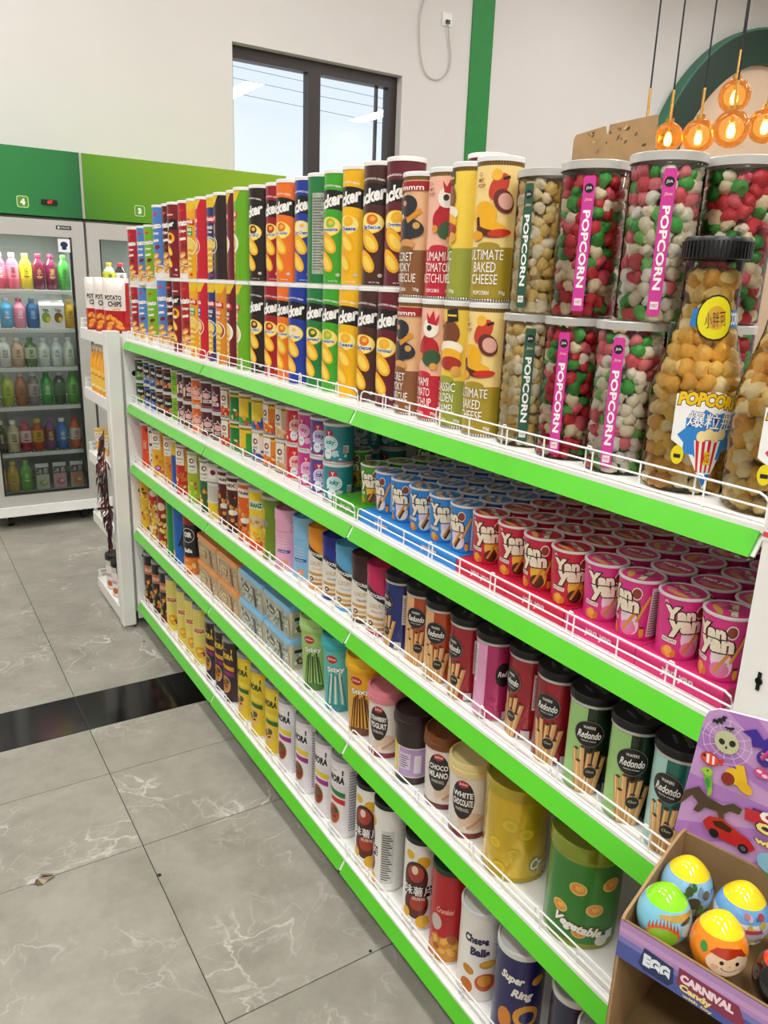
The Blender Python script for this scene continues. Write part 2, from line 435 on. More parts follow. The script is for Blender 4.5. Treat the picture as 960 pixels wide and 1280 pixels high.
# back wall with the window opening
WX0, WX1, WZ0, WZ1 = 1.432, 2.80, 1.95, 3.005
wl = MB()
wl.box(-3, WX0, WALL_Y, WALL_Y + .2, 0, CEIL); wl.box(WX1, 9, WALL_Y, WALL_Y + .2, 0, CEIL)
wl.box(WX0, WX1, WALL_Y, WALL_Y + .2, 0, WZ0); wl.box(WX0, WX1, WALL_Y, WALL_Y + .2, WZ1, CEIL)
struct('wall_back', wl, M_WALL, 'white painted back wall above the fridges', smooth=False)
w2 = MB(); w2.box(9, 9.2, -3, WALL_Y + .2, 0, CEIL); struct('wall_right', w2, M_WALL, 'white painted side wall', smooth=False)
w3 = MB(); w3.box(-3.2, -3, -3, WALL_Y + .2, 0, CEIL); struct('wall_left', w3, M_WALLDK, 'unseen wall along the aisle, toned down to cut bounce light', smooth=False)
w4 = MB(); w4.box(-3.2, 9.2, -3.2, -3, 0, CEIL); struct('wall_front', w4, M_WALLDK, 'unseen wall behind the camera, toned down to cut bounce light', smooth=False)
cl = MB(); cl.box(-3.2, 9.2, -3, WALL_Y + .2, CEIL, CEIL + .1); struct('ceiling', cl, M_CEIL, 'white ceiling', smooth=False)
st = MB(); st.box(3.43, 3.645, WALL_Y - .012, WALL_Y, 0, CEIL); struct('trim_1', st, M_STRIPE, 'green vertical stripe on the back wall', smooth=False)
# window
win = bpy.data.objects.new('window_1', None); C.objects.link(win); win.location = (WX0, WALL_Y + .07, WZ0); win['kind'] = 'structure'; win['label'] = 'dark framed sliding window high in the white wall'
W_, H_ = WX1 - WX0, WZ1 - WZ0
fr = MB(); t = 0.075
fr.box(0, .03, 0, .08, 0, H_); fr.box(W_ - t, W_, 0, .08, 0, H_); fr.box(.03, W_ - t, 0, .08, H_ - .05 - .03, H_); fr.box(.03, W_ - t, 0, .08, 0, t)
link('window_frame', fr.mesh('window_frame', smooth=False), M_DKFRAME, win)
ml = MB(); ml.box(.60, .70, -.01, .07, t, H_ - .08); link('mullion', ml.mesh('mullion', smooth=False), M_DKFRAME, win)
for a, b in ((.03, .60), (.70, W_ - t)):
    g = MB(); g.box(a, b, .035, .041, t, H_ - .08); link('pane', g.mesh('pane', smooth=False), M_GLASS, win)
sa = MB(); sa.box(W_ - t - .085, W_ - t - .07, .042, .075, t, H_ - .08); link('sash_rail', sa.mesh('sash_rail', smooth=False), M_DKFRAME, win)
# power lines outside
for k, (z, sl) in enumerate(((3.55, .0), (3.44, .02), (3.30, -.02))):
    m = MB(); m.tube([(0.8, 8, z + .1), (2.2, 8, z + .04), (3.6, 8, z), (5.2, 8, z - .04 + sl)], .0028, 5)
    tag(link('power_line', m.mesh('power_line'), M_PLINE), 'thin power line seen through the window, %s of three' % ('highest', 'middle', 'lowest')[k], 'cable', 'power lines outside')
# socket and loose cable on the wall
so = thing('wall_socket', 'small white wall socket with a cable plugged in, beside green stripe', 'socket', (3.186, WALL_Y, 3.45))
m = MB(); m.box(-.045, .045, -.012, 0, -.045, .045); link('face_plate', m.mesh('face_plate', smooth=False), M_WHITE, so)
m = MB(); m.box(-.015, .015, -.03, -.012, -.03, -.005); link('plug', m.mesh('plug', smooth=False), M_BLACK, so)
m = MB(); ctl = [(3.186, 3.425), (3.209, 3.317), (3.236, 3.183), (3.203, 3.082), (3.114, 3.024), (3.021, 3.038), (2.963, 3.122), (2.933, 3.269), (2.931, 3.43), (2.968, 3.60), (2.975, 4.0), (2.975, CEIL)]; pts = []
for i in range(len(ctl) - 1):
    p0, p1, p2, p3 = (np.array(ctl[max(0, min(len(ctl) - 1, i + k))]) for k in (-1, 0, 1, 2))
    for t_ in (0, .25, .5, .75):
        q = .5 * (2 * p1 + (p2 - p0) * t_ + (2 * p0 - 5 * p1 + 4 * p2 - p3) * t_ ** 2 + (3 * p1 - p0 - 3 * p2 + p3) * t_ ** 3); pts.append((q[0], WALL_Y - .012 - (.006 if i == 0 else 0), q[1]))
pts.append((ctl[-1][0], WALL_Y - .012, CEIL))
m.tube(pts, .005, 6); tag(link('hanging_cable', m.mesh('hanging_cable'), solid_mat('grey_cable', '#c9c2ba', .5)), 'thin pale cable looping down the white wall to the socket', 'cable')
# big round ring on the wall
ACX, ACZ, R0, R1 = 7.33, 2.27, 1.50, 1.80
ring = thing('wall_ring', 'huge dark green ring framing a peach circle on back wall', 'wall ring', (ACX, WALL_Y, ACZ))
def ring_mesh(ra, rb, y0, y1, n=96):
    m = MB()
    for i in range(n):
        a = 2 * PI * i / n
        for r, y in ((ra, y0), (rb, y0), (rb, y1), (ra, y1)): m.v.append((r * math.cos(a), y, r * math.sin(a)))
    for i in range(n):
        for k in range(4):
            m.f.append([4 * i + k, 4 * ((i + 1) % n) + k, 4 * ((i + 1) % n) + (k + 1) % 4, 4 * i + (k + 1) % 4]); m.c.append((1, 1, 1))
    return m
link('ring_band', ring_mesh(R0, R1, -.11, 0).mesh('ring_band', fix=True), M_DKGREEN, ring)
link('outer_edge', ring_mesh(R1, R1 + .02, -.115, 0).mesh('outer_edge', fix=True), solid_mat('lit_ring_edge', '#3c7d63', .45), ring)  # edge painted a lighter green for the ceiling light it catches
m = MB(); m.v = [(R0 * math.cos(2 * PI * i / 96), -.01, R0 * math.sin(2 * PI * i / 96)) for i in range(96)]; m.f = [list(range(96))]; m.c = [(1, 1, 1)]
link('round_panel', m.mesh('round_panel', smooth=False), M_PEACH, ring)

# ------------------------------------------------------------------ pendant lamps
def globe_mesh(r):
    m = MB(); m.lathe([(0.006, r * .999)] + [(r * math.sin(a), r * math.cos(a)) for a in [PI * i / 16 for i in range(1, 16)]] + [(0, -r)], 28); return m.mesh('glass_globe', fix=True)
def pendant(u, v, dist, r, stem, label):
    d = CM @ np.array([(u - 480) / F, -(v - 640) / F, -1.0]); p = CAM + d * dist
    t = thing('pendant_lamp', label, 'lamp', tuple(p), 0, 'amber globe pendant lamps')
    link('glass_globe', globe_mesh(r), M_AMBER, t)
    m = MB(); m.lathe([(.0, -.035), (.012, -.03), (.016, -.01), (.010, .012), (0.004, .02)], 12); link('bulb', m.mesh('bulb'), M_BULB, t)
    m = MB(); m.tube([(0, 0, .02), (0, 0, r + stem)], .006, 8); m.lathe([(.0, r - .004), (.018, r - .004), (.018, r + .012), (0, r + .014)], 14); link('stem', m.mesh('stem'), M_BRASS, t)
    m = MB(); m.tube([(0, 0, r + stem), (0, 0, CEIL - p[2])], .004, 6); link('cord', m.mesh('cord'), M_CORD, t)
    return t
pendant(806, 172, 3.35, .06, .13, 'pendant lamp whose globe is hidden behind the cardboard sheet')
pendant(835, 172, 3.4, .062, .125, 'amber globe pendant lamp just right of the cardboard sheet')
pendant(873, 170, 3.3, .068, .115, 'amber globe pendant lamp above the tallest mixed popcorn jar, third from left')
pendant(918, 120, 3.35, .067, .11, 'highest amber globe pendant lamp, hanging above another globe')
pendant(914, 161, 3.0, .0685, .10, 'amber globe pendant lamp directly below the highest globe')
pendant(956, 157, 3.3, .070, .10, 'amber globe pendant lamp at the right edge of the photo')

# ------------------------------------------------------------------ gondola shelving
B = 0.9
RZ = [1.198, 0.952, 0.705, 0.424, 0.0995]       # lower edge of each price rail
DECK = [z + 0.034 for z in RZ]
GD = 0.40                                       # shelf depth
TN = ['top', 'second', 'third', 'fourth', 'bottom']
def rail_mesh(y0, y1):
    m = MB(); g = .0055
    m.prism([(0.0, 0.0), (.004, -.001), (.0195, .027), (.0155, .028)], 1, y0 + g, y1 - g); return m
def fence_mesh(y0, y1):
    m = MB(); g = .006; x = .0235; z0, z1, r = .001, .034, .0016; c = .012
    a, b = y0 + g, y1 - g
    P = [(x, a, z0), (x, a, z1 - c), (x, a + c * .3, z1 - c * .3), (x, a + c, z1), (x, b - c, z1), (x, b - c * .3, z1 - c * .3), (x, b, z1 - c), (x, b, z0)]
    m.tube(P, r, 6); m.tube([(x, a, .018), (x, b, .018)], r * .9, 6); m.tube([(x, a, .003), (x, b, .003)], r * .9, 6)
    n = 10; L = (b - a) / n
    for i in range(1, n):
        y = a + L * i
        if i % 2 == 0: m.tube([(x, y, z0), (x, y, z1)], r * .85, 6)
        else: m.tube([(x - .0015, y - .008, z0), (x - .0015, y - .008, z1 - .002), (x, y - .003, z1 + .0035), (x, y + .003, z1 + .0035), (x + .002, y + .008, z1 - .002), (x + .002, y + .008, z0)], r * .85, 6)
    return m
rail_d = rail_mesh(0, B).mesh('price_rail', smooth=False); fence_d = fence_mesh(0, B).mesh('wire_fence')
sh = MB(); sh.prism([(.0155, 0.026), (.0155, .034), (GD, .034), (GD, .006), (.03, .006), (.026, .026)], 1, .001, B - .001); sh.prism([(.0045, .0005), (.0075, .0), (.0225, .0265), (.0200, .0268)], 1, .001, B - .001)
shelf_d = sh.mesh('shelf', smooth=False)
bp = MB(); bp.box(GD + .001, GD + .02, .001, B - .001, .06, 1.20); back_d = bp.mesh('back_panel', smooth=False)
up = MB(); up.box(GD + .021, GD + .06, -.02, .02, .0, 1.225); up_d = up.mesh('upright', smooth=False)
bayn = ['nearest', 'middle', 'farthest']
for k in range(3):
    t = thing('gondola_bay', '%s bay of the white gondola shelving with green price rails' % bayn[k], 'shelving', (0, k * B, 0), 0, 'bays of the gondola shelving')
    link('back_panel', back_d, M_GREYW, t); link('upright', up_d, M_WHITE, t, (0, B - .021 if k == 2 else B, 0))
    kp = MB(); kp.box(.14, .17, .001, B - .001, 0, .098); link('kick_plate', kp.mesh('kick_plate', smooth=False), M_BLACK, t)
    for z in RZ:
        s_ = link('shelf', shelf_d, M_WHITE, t, (0, 0, z)); link('price_rail', rail_d, M_RAIL, s_); link('wire_fence', fence_d, M_WIRE, s_, (0, 0, .034))
# end panel at the far end, then the two end racks
m = MB(); m.box(.008, GD + .06, 2.7025 - 2 * B, 2.7125 - 2 * B, .05, 1.262); link('end_panel', m.mesh('end_panel', smooth=False), M_GREYW, t)
for z in (1.10, .335, .62):
    q = MB(); q.lathe([(0, -.0005), (.011, -.0005), (.011, .0005), (0, .0005)], 16); o = link('slot', q.mesh('slot', smooth=False), M_SHAVE, t, (.045, 2.7021 - 2 * B, z)); o.rotation_euler = (PI / 2, 0, 0)
def rack_shelf(t, x0, x1, y0, y1, z, front_far=True):
    m = MB(); m.box(x0, x1, y0, y1, z - .012, z)
    m.prism([(x0, z - .042), (x0, z + .004), (x0 - .004, z + .004), (x0 - .004, z - .034)], 1, y0, y1) if False else None
    s_ = link('rack_shelf', m.mesh('rack_shelf', smooth=False), M_WHITE, t)
    lp = MB(); lp.box(x0 - .005, x0, y0, y1, z - .042, z + .003); lp.box(x0 - .005, x1, y1, y1 + .005, z - .042, z + .003); link('lip', lp.mesh('lip', smooth=False), M_WHITE, s_)
    f = MB(); c = .01
    f.tube([(x0, y1 - .06, z), (x0, y1 - .06, z + .035), (x0, y1 - .05, z + .042), (x0, y1 - .004, z + .042), (x0 + .004, y1, z + .042), (x1 - .02, y1, z + .042), (x1 - .02, y1, z)], .0016, 6)
    f.tube([(x0, y1 - .06, z + .022), (x0, y1 - .002, z + .022), (x1 - .02, y1, z + .022)], .0014, 6)
    for y in (y1 - .03, y1 - .004): f.tube([(x0, y, z), (x0, y, z + .042)], .0014, 6)
    link('wire_fence', f.mesh('wire_fence'), M_WIRE, s_)
t = thing('end_rack', 'white end rack behind the far post, holding chip bags and jars', 'rack', (0, 0, 0))
for x0 in (-.055, .80):
    m = MB(); m.prism([(x0 + .004, 2.7135), (x0 + .051, 2.7135), (x0 + .055, 2.7175), (x0 + .055, 2.771), (x0 + .051, 2.775), (x0 + .004, 2.775), (x0, 2.771), (x0, 2.7175)], 2, .02, 1.262); link('post', m.mesh('post', smooth=False), M_GREYW, t)
    m = MB(); m.lathe([(.022, 0), (.022, .008), (.008, .012), (.008, .022), (0, .022)], 16, cx=x0 + .028, cy=2.744); link('foot', m.mesh('foot'), M_STEEL, t)
m = MB(); m.box(.0, .80, 2.76, 2.772, .06, 1.24); link('back_panel', m.mesh('back_panel', smooth=False), M_GREYW, t)
RK = [1.245, .985, .695, .405, .075]
for z in RK: rack_shelf(t, -.045, .80, 2.776, 3.20, z)
m = MB(); m.box(-.045, -.04, 2.776, 3.19, .012, .033); link('plinth', m.mesh('plinth', smooth=False), M_WHITE, t)
for fy in (3.17,):
    m = MB(); m.lathe([(.018, 0), (.018, .006), (.007, .01), (.007, .063), (0, .063)], 14, cx=-.02, cy=fy); link('foot', m.mesh('foot'), M_STEEL, t)
# near end rack: only its post edge shows
t = thing('end_rack', 'white end rack with slotted post at the near end of shelving', 'rack', (0, 0, 0))
m = MB(); m.box(0.0, .055, -.075, -.009, .02, 1.257); po = link('post', m.mesh('post', smooth=False), M_GREYW, t)
for z in (1.064, .80, .54):
    q = MB(); q.lathe([(0, 0), (.0045, 0), (.0045, .0006), (0, .0006)], 14); q.box(-.0022, .0022, -.011, .011, 0, .0006)
    o = link('slot', q.mesh('slot', smooth=False), M_SHAVE, po, (-.0007, -.0335, z)); o.rotation_euler = (0, -PI / 2, 0); o.rotation_euler = (PI / 2, 0, -PI / 2)
st = flat_print('price_sticker', [('r', 0, .05, 0, .022, '#f2ece6'), ('r', 0, .05, .004, .010, '#e0525a'), ('r', .004, .03, .013, .015, '#c9606a'), ('r', .004, .04, .0165, .0185, '#c9606a')], (-.0003, -.008, 1.222), (0, -1, 0), (0, 0, 1)); link('price_sticker', st, M_CARD, po)
m = MB(); m.box(.055, .80, -.03, -.015, .06, 1.24); link('back_panel', m.mesh('back_panel', smooth=False), M_GREYW, t)
m = MB(); m.box(.80, .855, -.075, -.009, .02, 1.257); link('post', m.mesh('post', smooth=False), M_GREYW, t)
for z in (1.2, .9, .6, .3): m = MB(); m.box(.056, .80, -.42, -.031, z - .03, z); link('rack_shelf', m.mesh('rack_shelf', smooth=False), M_WHITE, t)
for x in (.028, .828): m = MB(); m.lathe([(.022, 0), (.022, .008), (.008, .012), (.008, .022), (0, .022)], 16, cx=x, cy=-.045); link('foot', m.mesh('foot'), M_STEEL, t)

# ------------------------------------------------------------------ product kinds: each a list of (part, mesh, material)
K = {}
class Kind: pass
def kind(key, name, desc, cat, r, h, parts, face=-62):
    k = Kind(); k.key, k.name, k.desc, k.cat, k.r, k.h, k.parts, k.face = key, name, desc, cat, r, h, parts, face; K[key] = k; return k
def cyl_body(R, H, col, base='#d8d8d4', foot=.003):
    m = MB(); m.lathe([(0, 0, base), (R - .001, 0, base), (R, foot, col), (R, H, col), (0, H, col)], 36); return m.mesh('body')
def lid_mesh(R, H, t, col, top=None, over=.0012, dish=.003):
    m = MB(); top = top or col
    m.lathe([(R, H - t, col), (R + over, H - t, col), (R + over, H - .001, col), (R + over - .001, H, col), (R - .0025, H, top), (R - .004, H - dish, top), (0, H - dish, top)], 36); return m.mesh('lid')
def lid_tab(R, H, t):
    m = MB(); a0 = R_(35)
    vs = []
    for i, (da, z) in enumerate(((-.16, 0), (.16, 0), (.0, -.016))):
        a = a0 + da; vs.append(((R + .0014) * math.sin(a), -(R + .0014) * math.cos(a), H - t + z))
    m.add(vs, [(0, 2, 1)], '#f6f4ee'); return m.mesh('lid_tab', fix=False)
def can(key, name, desc, R, H, col, shapes, lid='#eeece6', lt=.008, face=-62, cat='can', top=None, mat=None, lidmat=None, base='#d8d8d4', rim=None, over=.0012, dish=.003):
    hb = H - lt + .001
    parts = [('body', cyl_body(R, hb, col, base), mat or M_PRINT)]
    if shapes: parts.append(('label_print', cyl_print('label_print', [('r', -PI, PI, .012, .99, col)] + shapes, lambda y: R, hb), mat or M_PRINT))
    parts.append(('lid', lid_mesh(R, H, lt, lid, top, over, dish), lidmat or M_LID))
    if rim:
        m = MB(); m.lathe([(R, .0, rim), (R + .0008, .0, rim), (R + .0008, .004, rim), (R, .005, rim)], 36); parts.append(('base_rim', m.mesh('base_rim'), M_STEEL))
    return kind(key, name, desc, cat, R + over, H, parts, face)
W = '#fbf9f2'
def chip(x, y, a=-35, s=1.0, c1='#f2b21c', c2='#f9d65a', c3='#e8921a'):
    return [('e', x, y, .56 * s, .052 * s, c3, a), ('e', x + .02, y - .004, .53 * s, .047 * s, c1, a), ('e', x + .08, y - .014, .36 * s, .028 * s, c2, a)]
def spk(n, x0, x1, y0, y1, cols, sz=(.03, .012), seed=1):
    rn = random.Random(seed); return [('e', rn.uniform(x0, x1), rn.uniform(y0, y1), sz[0] * rn.uniform(.6, 1.4), sz[1] * rn.uniform(.6, 1.4), rn.choice(cols), rn.uniform(0, 180)) for _ in range(n)]
def fine(x0, x1, y0, y1, n, col='#cfcac0'):
    return [('r', x0, x0 + (x1 - x0) * (0.6 + .4 * ((i * 37) % 10) / 10), y0 + (y1 - y0) * i / n, y0 + (y1 - y0) * (i + .45) / n, col) for i in range(n)]
# --- tall crisps cans with black arched band
def jacker(key, colname, col, flav, emb, col2=None, embc='#e2731d'):
    s = [('r', -1.3, 1.1, .63, .80, '#191513'), ('e', -.1, .80, 1.2, .055, '#191513'), ('e', -.1, .625, 1.25, .06, col), ('e', -.1, .615, 1.2, .055, col),
         ('t', 'PREMIUM POTATO CRISPS', -.1, .872, .017, 1.7, W, {'arc': .018, 'bold': .02}),
         ('t', 'Jacker', -.16, .735, .150, 2.15, W, {'rot': 13, 'shear': .3, 'bold': .045, 'out': '#0d0b0a', 'ow': .03}),
         ('e', -.02, .530, .80, .088, '#f3c32e'), ('e', -.02, .530, .74, .080, '#fbe680'), ('e', .06, .560, .36, .045, embc), ('e', .13, .566, .17, .02, '#f6b93a')]
    s += chip(-.10, .385, -46, 1.32) + chip(-.26, .215, -48, 1.28)
    s += [('t', flav, .0, .500, .038, 1.15, '#2450a8', {'shear': .3, 'bold': .03, 'out': '#ffffff', 'ow': .06}), ('e', .62, .095, .13, .016, '#c9c5ba'), ('t', 'NET WT 100g', .30, .035, .013, .6, W)]
    can(key, 'crisps_can', colname + ' crisps can with black logo band', .0372, .235, col, s, face=-72)
    K[key].parts.append(('nutrition_panel', cyl_print('nutrition_panel', [('r', 1.6, 2.6, .1, .85, '#e9e6dd')] + fine(1.65, 2.5, .14, .82, 26, '#7c7a72'), lambda y: .0372, .228), M_PRINT))
jacker('j_black', 'black', '#241a16', 'Hot BBQ', 0, embc='#4a2a18'); jacker('j_red', 'dark red', '#9c1626', 'Spicy', 0, embc='#b3301c')
jacker('j_orange', 'orange', '#ef7420', 'Spicy Cheddar', 0); jacker('j_blue', 'royal blue', '#1c3a9a', 'Sour Cream', 0, embc='#e8e0d0')
jacker('j_green', 'dark green', '#1d7a3c', 'Seaweed', 0, embc='#2c6a2a'); jacker('j_lime', 'bright green', '#3fa528', 'Vegetable', 0, embc='#8fc23a')
jacker('j_yellow', 'yellow', '#f2b711', 'Cheese', 0, embc='#f3b41e'); jacker('j_brown', 'dark brown', '#4a2822', 'Barbecue', 0); jacker('j_maroon', 'maroon', '#641a28', 'Original', 0, embc='#f0b42a')
# --- 'Potato' cans, chip pile at foot
def potato(key, colname, col, word='Potato', sub='Crisps', H=.235):
    s = [('r', -1.5, 1.5, 0, .13, '#e9e3dd'), ('e', 0, .13, 1.4, .06, '#e9e3dd')]
    for i, (x, y) in enumerate(((-.45, .12), (-.1, .15), (.3, .12), (-.2, .22), (.15, .24), (-.05, .32))): s += chip(x, y, -15 + 20 * (i % 3), .8, '#d99a3a', '#efc987', '#9a5a22')
    s += [('b', 0, .90, .55, .03, 10, '#d8342c'), ('t', word, 0, .74, .085, 1.35, W, {'rot': 6, 'bold': .05, 'out': '#4a1418', 'ow': .03}), ('t', sub, .05, .63, .05, .75, W, {'rot': 6, 'bold': .04}),
          ('b', .05, .53, .7, .035, 8, '#f3e9d8'), ('e', .2, .44, .3, .03, '#7a2a20', 20)]
    can(key, 'crisps_can', colname + ' crisps can with chip pile', .0368, H, col, s, face=-66)
potato('q_red', 'short red', '#b01a2a', H=.206); potato('q_blue', 'short light blue', '#4f82c8', H=.206); potato('q_green', 'short lime green', '#76b414', H=.206); potato('p_red', 'red', '#b01a2a'); potato('p_blue', 'light blue', '#4f82c8'); potato('p_green', 'lime green', '#76b414'); potato('p_dark', 'dark maroon', '#4a1420', 'Potato', 'Chips')
def mister(key):
    s = [('r', -.8, .8, .66, .80, '#17120f'), ('t', 'Paper', -.1, .72, .10, 1.3, W, {'rot': 10, 'shear': .25, 'bold': .04, 'out': '#17120f', 'ow': .03}), ('b', 0, .86, .9, .018, 0, '#e6c9b0'),
         ('e', 0, .55, .55, .075, '#f3b51f'), ('e', .05, .56, .25, .035, '#8a3018'), ('b', -.1, .50, .7, .03, 0, '#f0e6cc')] + chip(-.1, .38, -50, .9) + chip(-.15, .22, -50, .9) + [('e', .6, .12, .12, .016, '#e8d8c8'), ('t', '160g', .5, .05, .02, .4, W)]
    can(key, 'crisps_can', 'crimson crisps can with yellow oval', .0368, .235, '#7f1420', s, face=-70)
mister('p_crim')
# --- stacked-crisp cans with yellow shoulder and red tag
def tagcan(key, colname, col, tagc, seal, face=-66):
    s = [('r', -1.6, .3, .88, 1.0, '#e9c21c'), ('p', [(.3, 1.0), (.3, .88), (.75, 1.0)], '#e9c21c'),
         ('p', [(-.9, .80), (.45, .76), (.45, .69), (-.9, .72)], '#c51f2a'), ('t', 'Potatils', -.2, .745, .05, 1.0, W, {'rot': -2, 'bold': .03, 'shear': .2}),
         ('r', -.7, .25, .56, .67, tagc), ('t', 'RINGS', -.2, .64, .04, .75, W, {'bold': .04}), ('t', 'crisp', -.2, .585, .035, .6, W, {'bold': .03}),
         ('e', -.25, .42, .80, .115, W), ('e', -.25, .42, .74, .105, seal), ('e', -.28, .43, .6, .085, '#e9cf6a')]
    for i in range(9): s += [('e', -.35 + .06 * (i % 2), .40 - .035 * i, .5, .03, '#d9a32a' if i % 2 else '#f0d36a', 8)]
    s += [('r', -.9, .1, 0, .09, col), ('b', .0, .06, .3, .03, 0, '#c51f2a'), ]
    can(key, 'crisps_can', colname + ' crisps can with yellow shoulder', .037, .235, col, s, face=face)
tagcan('t_yel', 'golden', '#eda81a', '#4f9a2a', '#e9b92a'); tagcan('t_red', 'red', '#c81a2e', '#2a4a9c', '#d0402a', -95); tagcan('t_blue', 'navy blue', '#27386f', '#1d2a55', '#2a58b0'); tagcan('t_black', 'black', '#2a1a16', '#c98a2c', '#5a2a1a', -100)
tagcan('t_maroon', 'burgundy', '#6a1624', '#8a3022', '#eae6dc', -110); tagcan('t_green', 'leaf green', '#68ac18', '#e0932a', '#e9eadf', -95); tagcan('t_orange', 'orange', '#d98a24', '#d3752a', '#a03a22')
# --- popcorn cans with artwork above lettering
def omp(key, colname, top, bot, lines, art, face=-52):
    s = [('r', -PI, PI, 0, .40, bot), ('r', -PI, PI, .965, 1, '#8a6a2e')] + [('r', -1.6 + .12 * i, -1.55 + .12 * i, .968, 1.0, '#5c4418') for i in range(27)] + [('r', -1.6 + .12 * i, -1.55 + .12 * i, .0, .035, '#00000') if False else ('r', -1.6 + .12 * i, -1.55 + .12 * i, .0, .03, '#5a4a22') for i in range(27)]
    s += art + [('e', 0, .405, .5, .03, bot)]
    for i, l in enumerate(lines): s.append(('t', l, -.12, .345 - .088 * i, .072, .235 * len(l) ** .92, W, {'bold': .0}))
    s += [('t', 'POPCORN', -.2, .07, .03, .75, W), ('t', '70g', .72, .07, .034, .3, W), ('t', 'O', -.55, .905, .028, None, '#8a2030'), ('t', 'MY', -.5, .865, .028, None, '#8a2030'), ('t', 'POP', -.48, .825, .028, None, '#8a2030')]
    can(key, 'popcorn_can', colname + ' popcorn can with cartoon artwork', .0365, .218, top, s, face=face, rim='#c8c8c4', lid='#e6e6e2')
omp('o_brown', 'brown smoky barbecue', '#e6b98a', '#8a5a34', ['SECRET', 'SMOKY', 'BARBECUE'],
    [('r', -1.4, 1.4, .88, .955, '#a02028'), ('t', 'mmm', .3, .90, .03, 1.2, W), ('e', -.55, .90, .25, .05, '#c98a4a'), ('e', .0, .76, .62, .085, '#2d2f36', 15), ('e', .25, .58, .75, .08, '#2d2f36', -10), ('e', -.2, .50, .6, .035, '#2d2f36'), ('e', -.12, .78, .14, .022, '#e88a6a'),
     ('b', .45, .68, .9, .04, 35, '#d9932a'), ('e', .6, .60, .18, .028, '#d2a052'), ('b', -.45, .58, .18, .2, 8, '#b02a2a'), ('e', .1, .45, .5, .04, '#d59a5a'), ('p', [(-.3, .69), (-.22, .65), (-.16, .69)], W)])
omp('o_red', 'red tomato ketchup', '#f0b9a0', '#c8253a', ['UMAMI', 'TOMATO', 'KETCHUP'],
    [('e', .25, .62, .6, .11, '#b8202e', 20), ('e', .35, .80, .45, .08, '#f2e9dd'), ('e', .3, .80, .14, .025, '#2a2a2a'), ('p', [(.1, .93), (.3, .88), (.5, .95), (.6, .86), (.8, .92), (.7, .82), (.2, .84)], '#c02030'), ('e', .05, .70, .14, .035, '#b01c2a'), ('e', .45, .55, .5, .07, '#3a5a3a', 15), ('e', -.2, .56, .16, .03, '#d9953a'), ('e', .6, .48, .2, .03, '#e0a04a')], -70)
omp('o_caramel', 'olive golden caramel', '#f1cf4a', '#9aa03a', ['CLASSIC', 'GOLDEN', 'CARAMEL'],
    [('e', .1, .78, .55, .1, '#7a4226', 15), ('p', [(-.1, .96), (.5, .98), (.55, .88), (-.05, .86)], '#2a221c'), ('b', .2, .92, .5, .015, 0, '#f1cf4a'), ('e', .15, .66, .7, .06, '#f4ead2'), ('e', .15, .60, .65, .06, '#f0b22a'), ('e', .2, .54, .6, .055, '#a83024'), ('e', .55, .48, .25, .04, '#d9a04a'), ('e', -.5, .80, .2, .06, '#d59a3a')], -72)
omp('o_cheese', 'mustard baked cheese', '#f3d68a', '#a8912a', ['ULTIMATE', 'BAKED', 'CHEESE'],
    [('e', -.3, .62, .6, .10, '#eeb01e', 20), ('e', .3, .82, .35, .1, '#c8402a', -30), ('e', .2, .90, .22, .04, '#efb83a'), ('e', .55, .72, .4, .09, '#6a2a22', 35), ('e', .62, .72, .3, .06, '#e0a99a', 35), ('e', .05, .52, .7, .05, '#5a2a16', -8), ('e', .1, .55, .6, .03, '#eeb01e', -8), ('e', .45, .50, .5, .028, '#c8301e', 5), ('e', -.6, .48, .35, .035, '#e8a01a'), ('b', -.55, .58, .18, .06, 10, '#3a1a12'), ('b', .6, .88, .3, .02, 20, '#2a1a14')], -50)
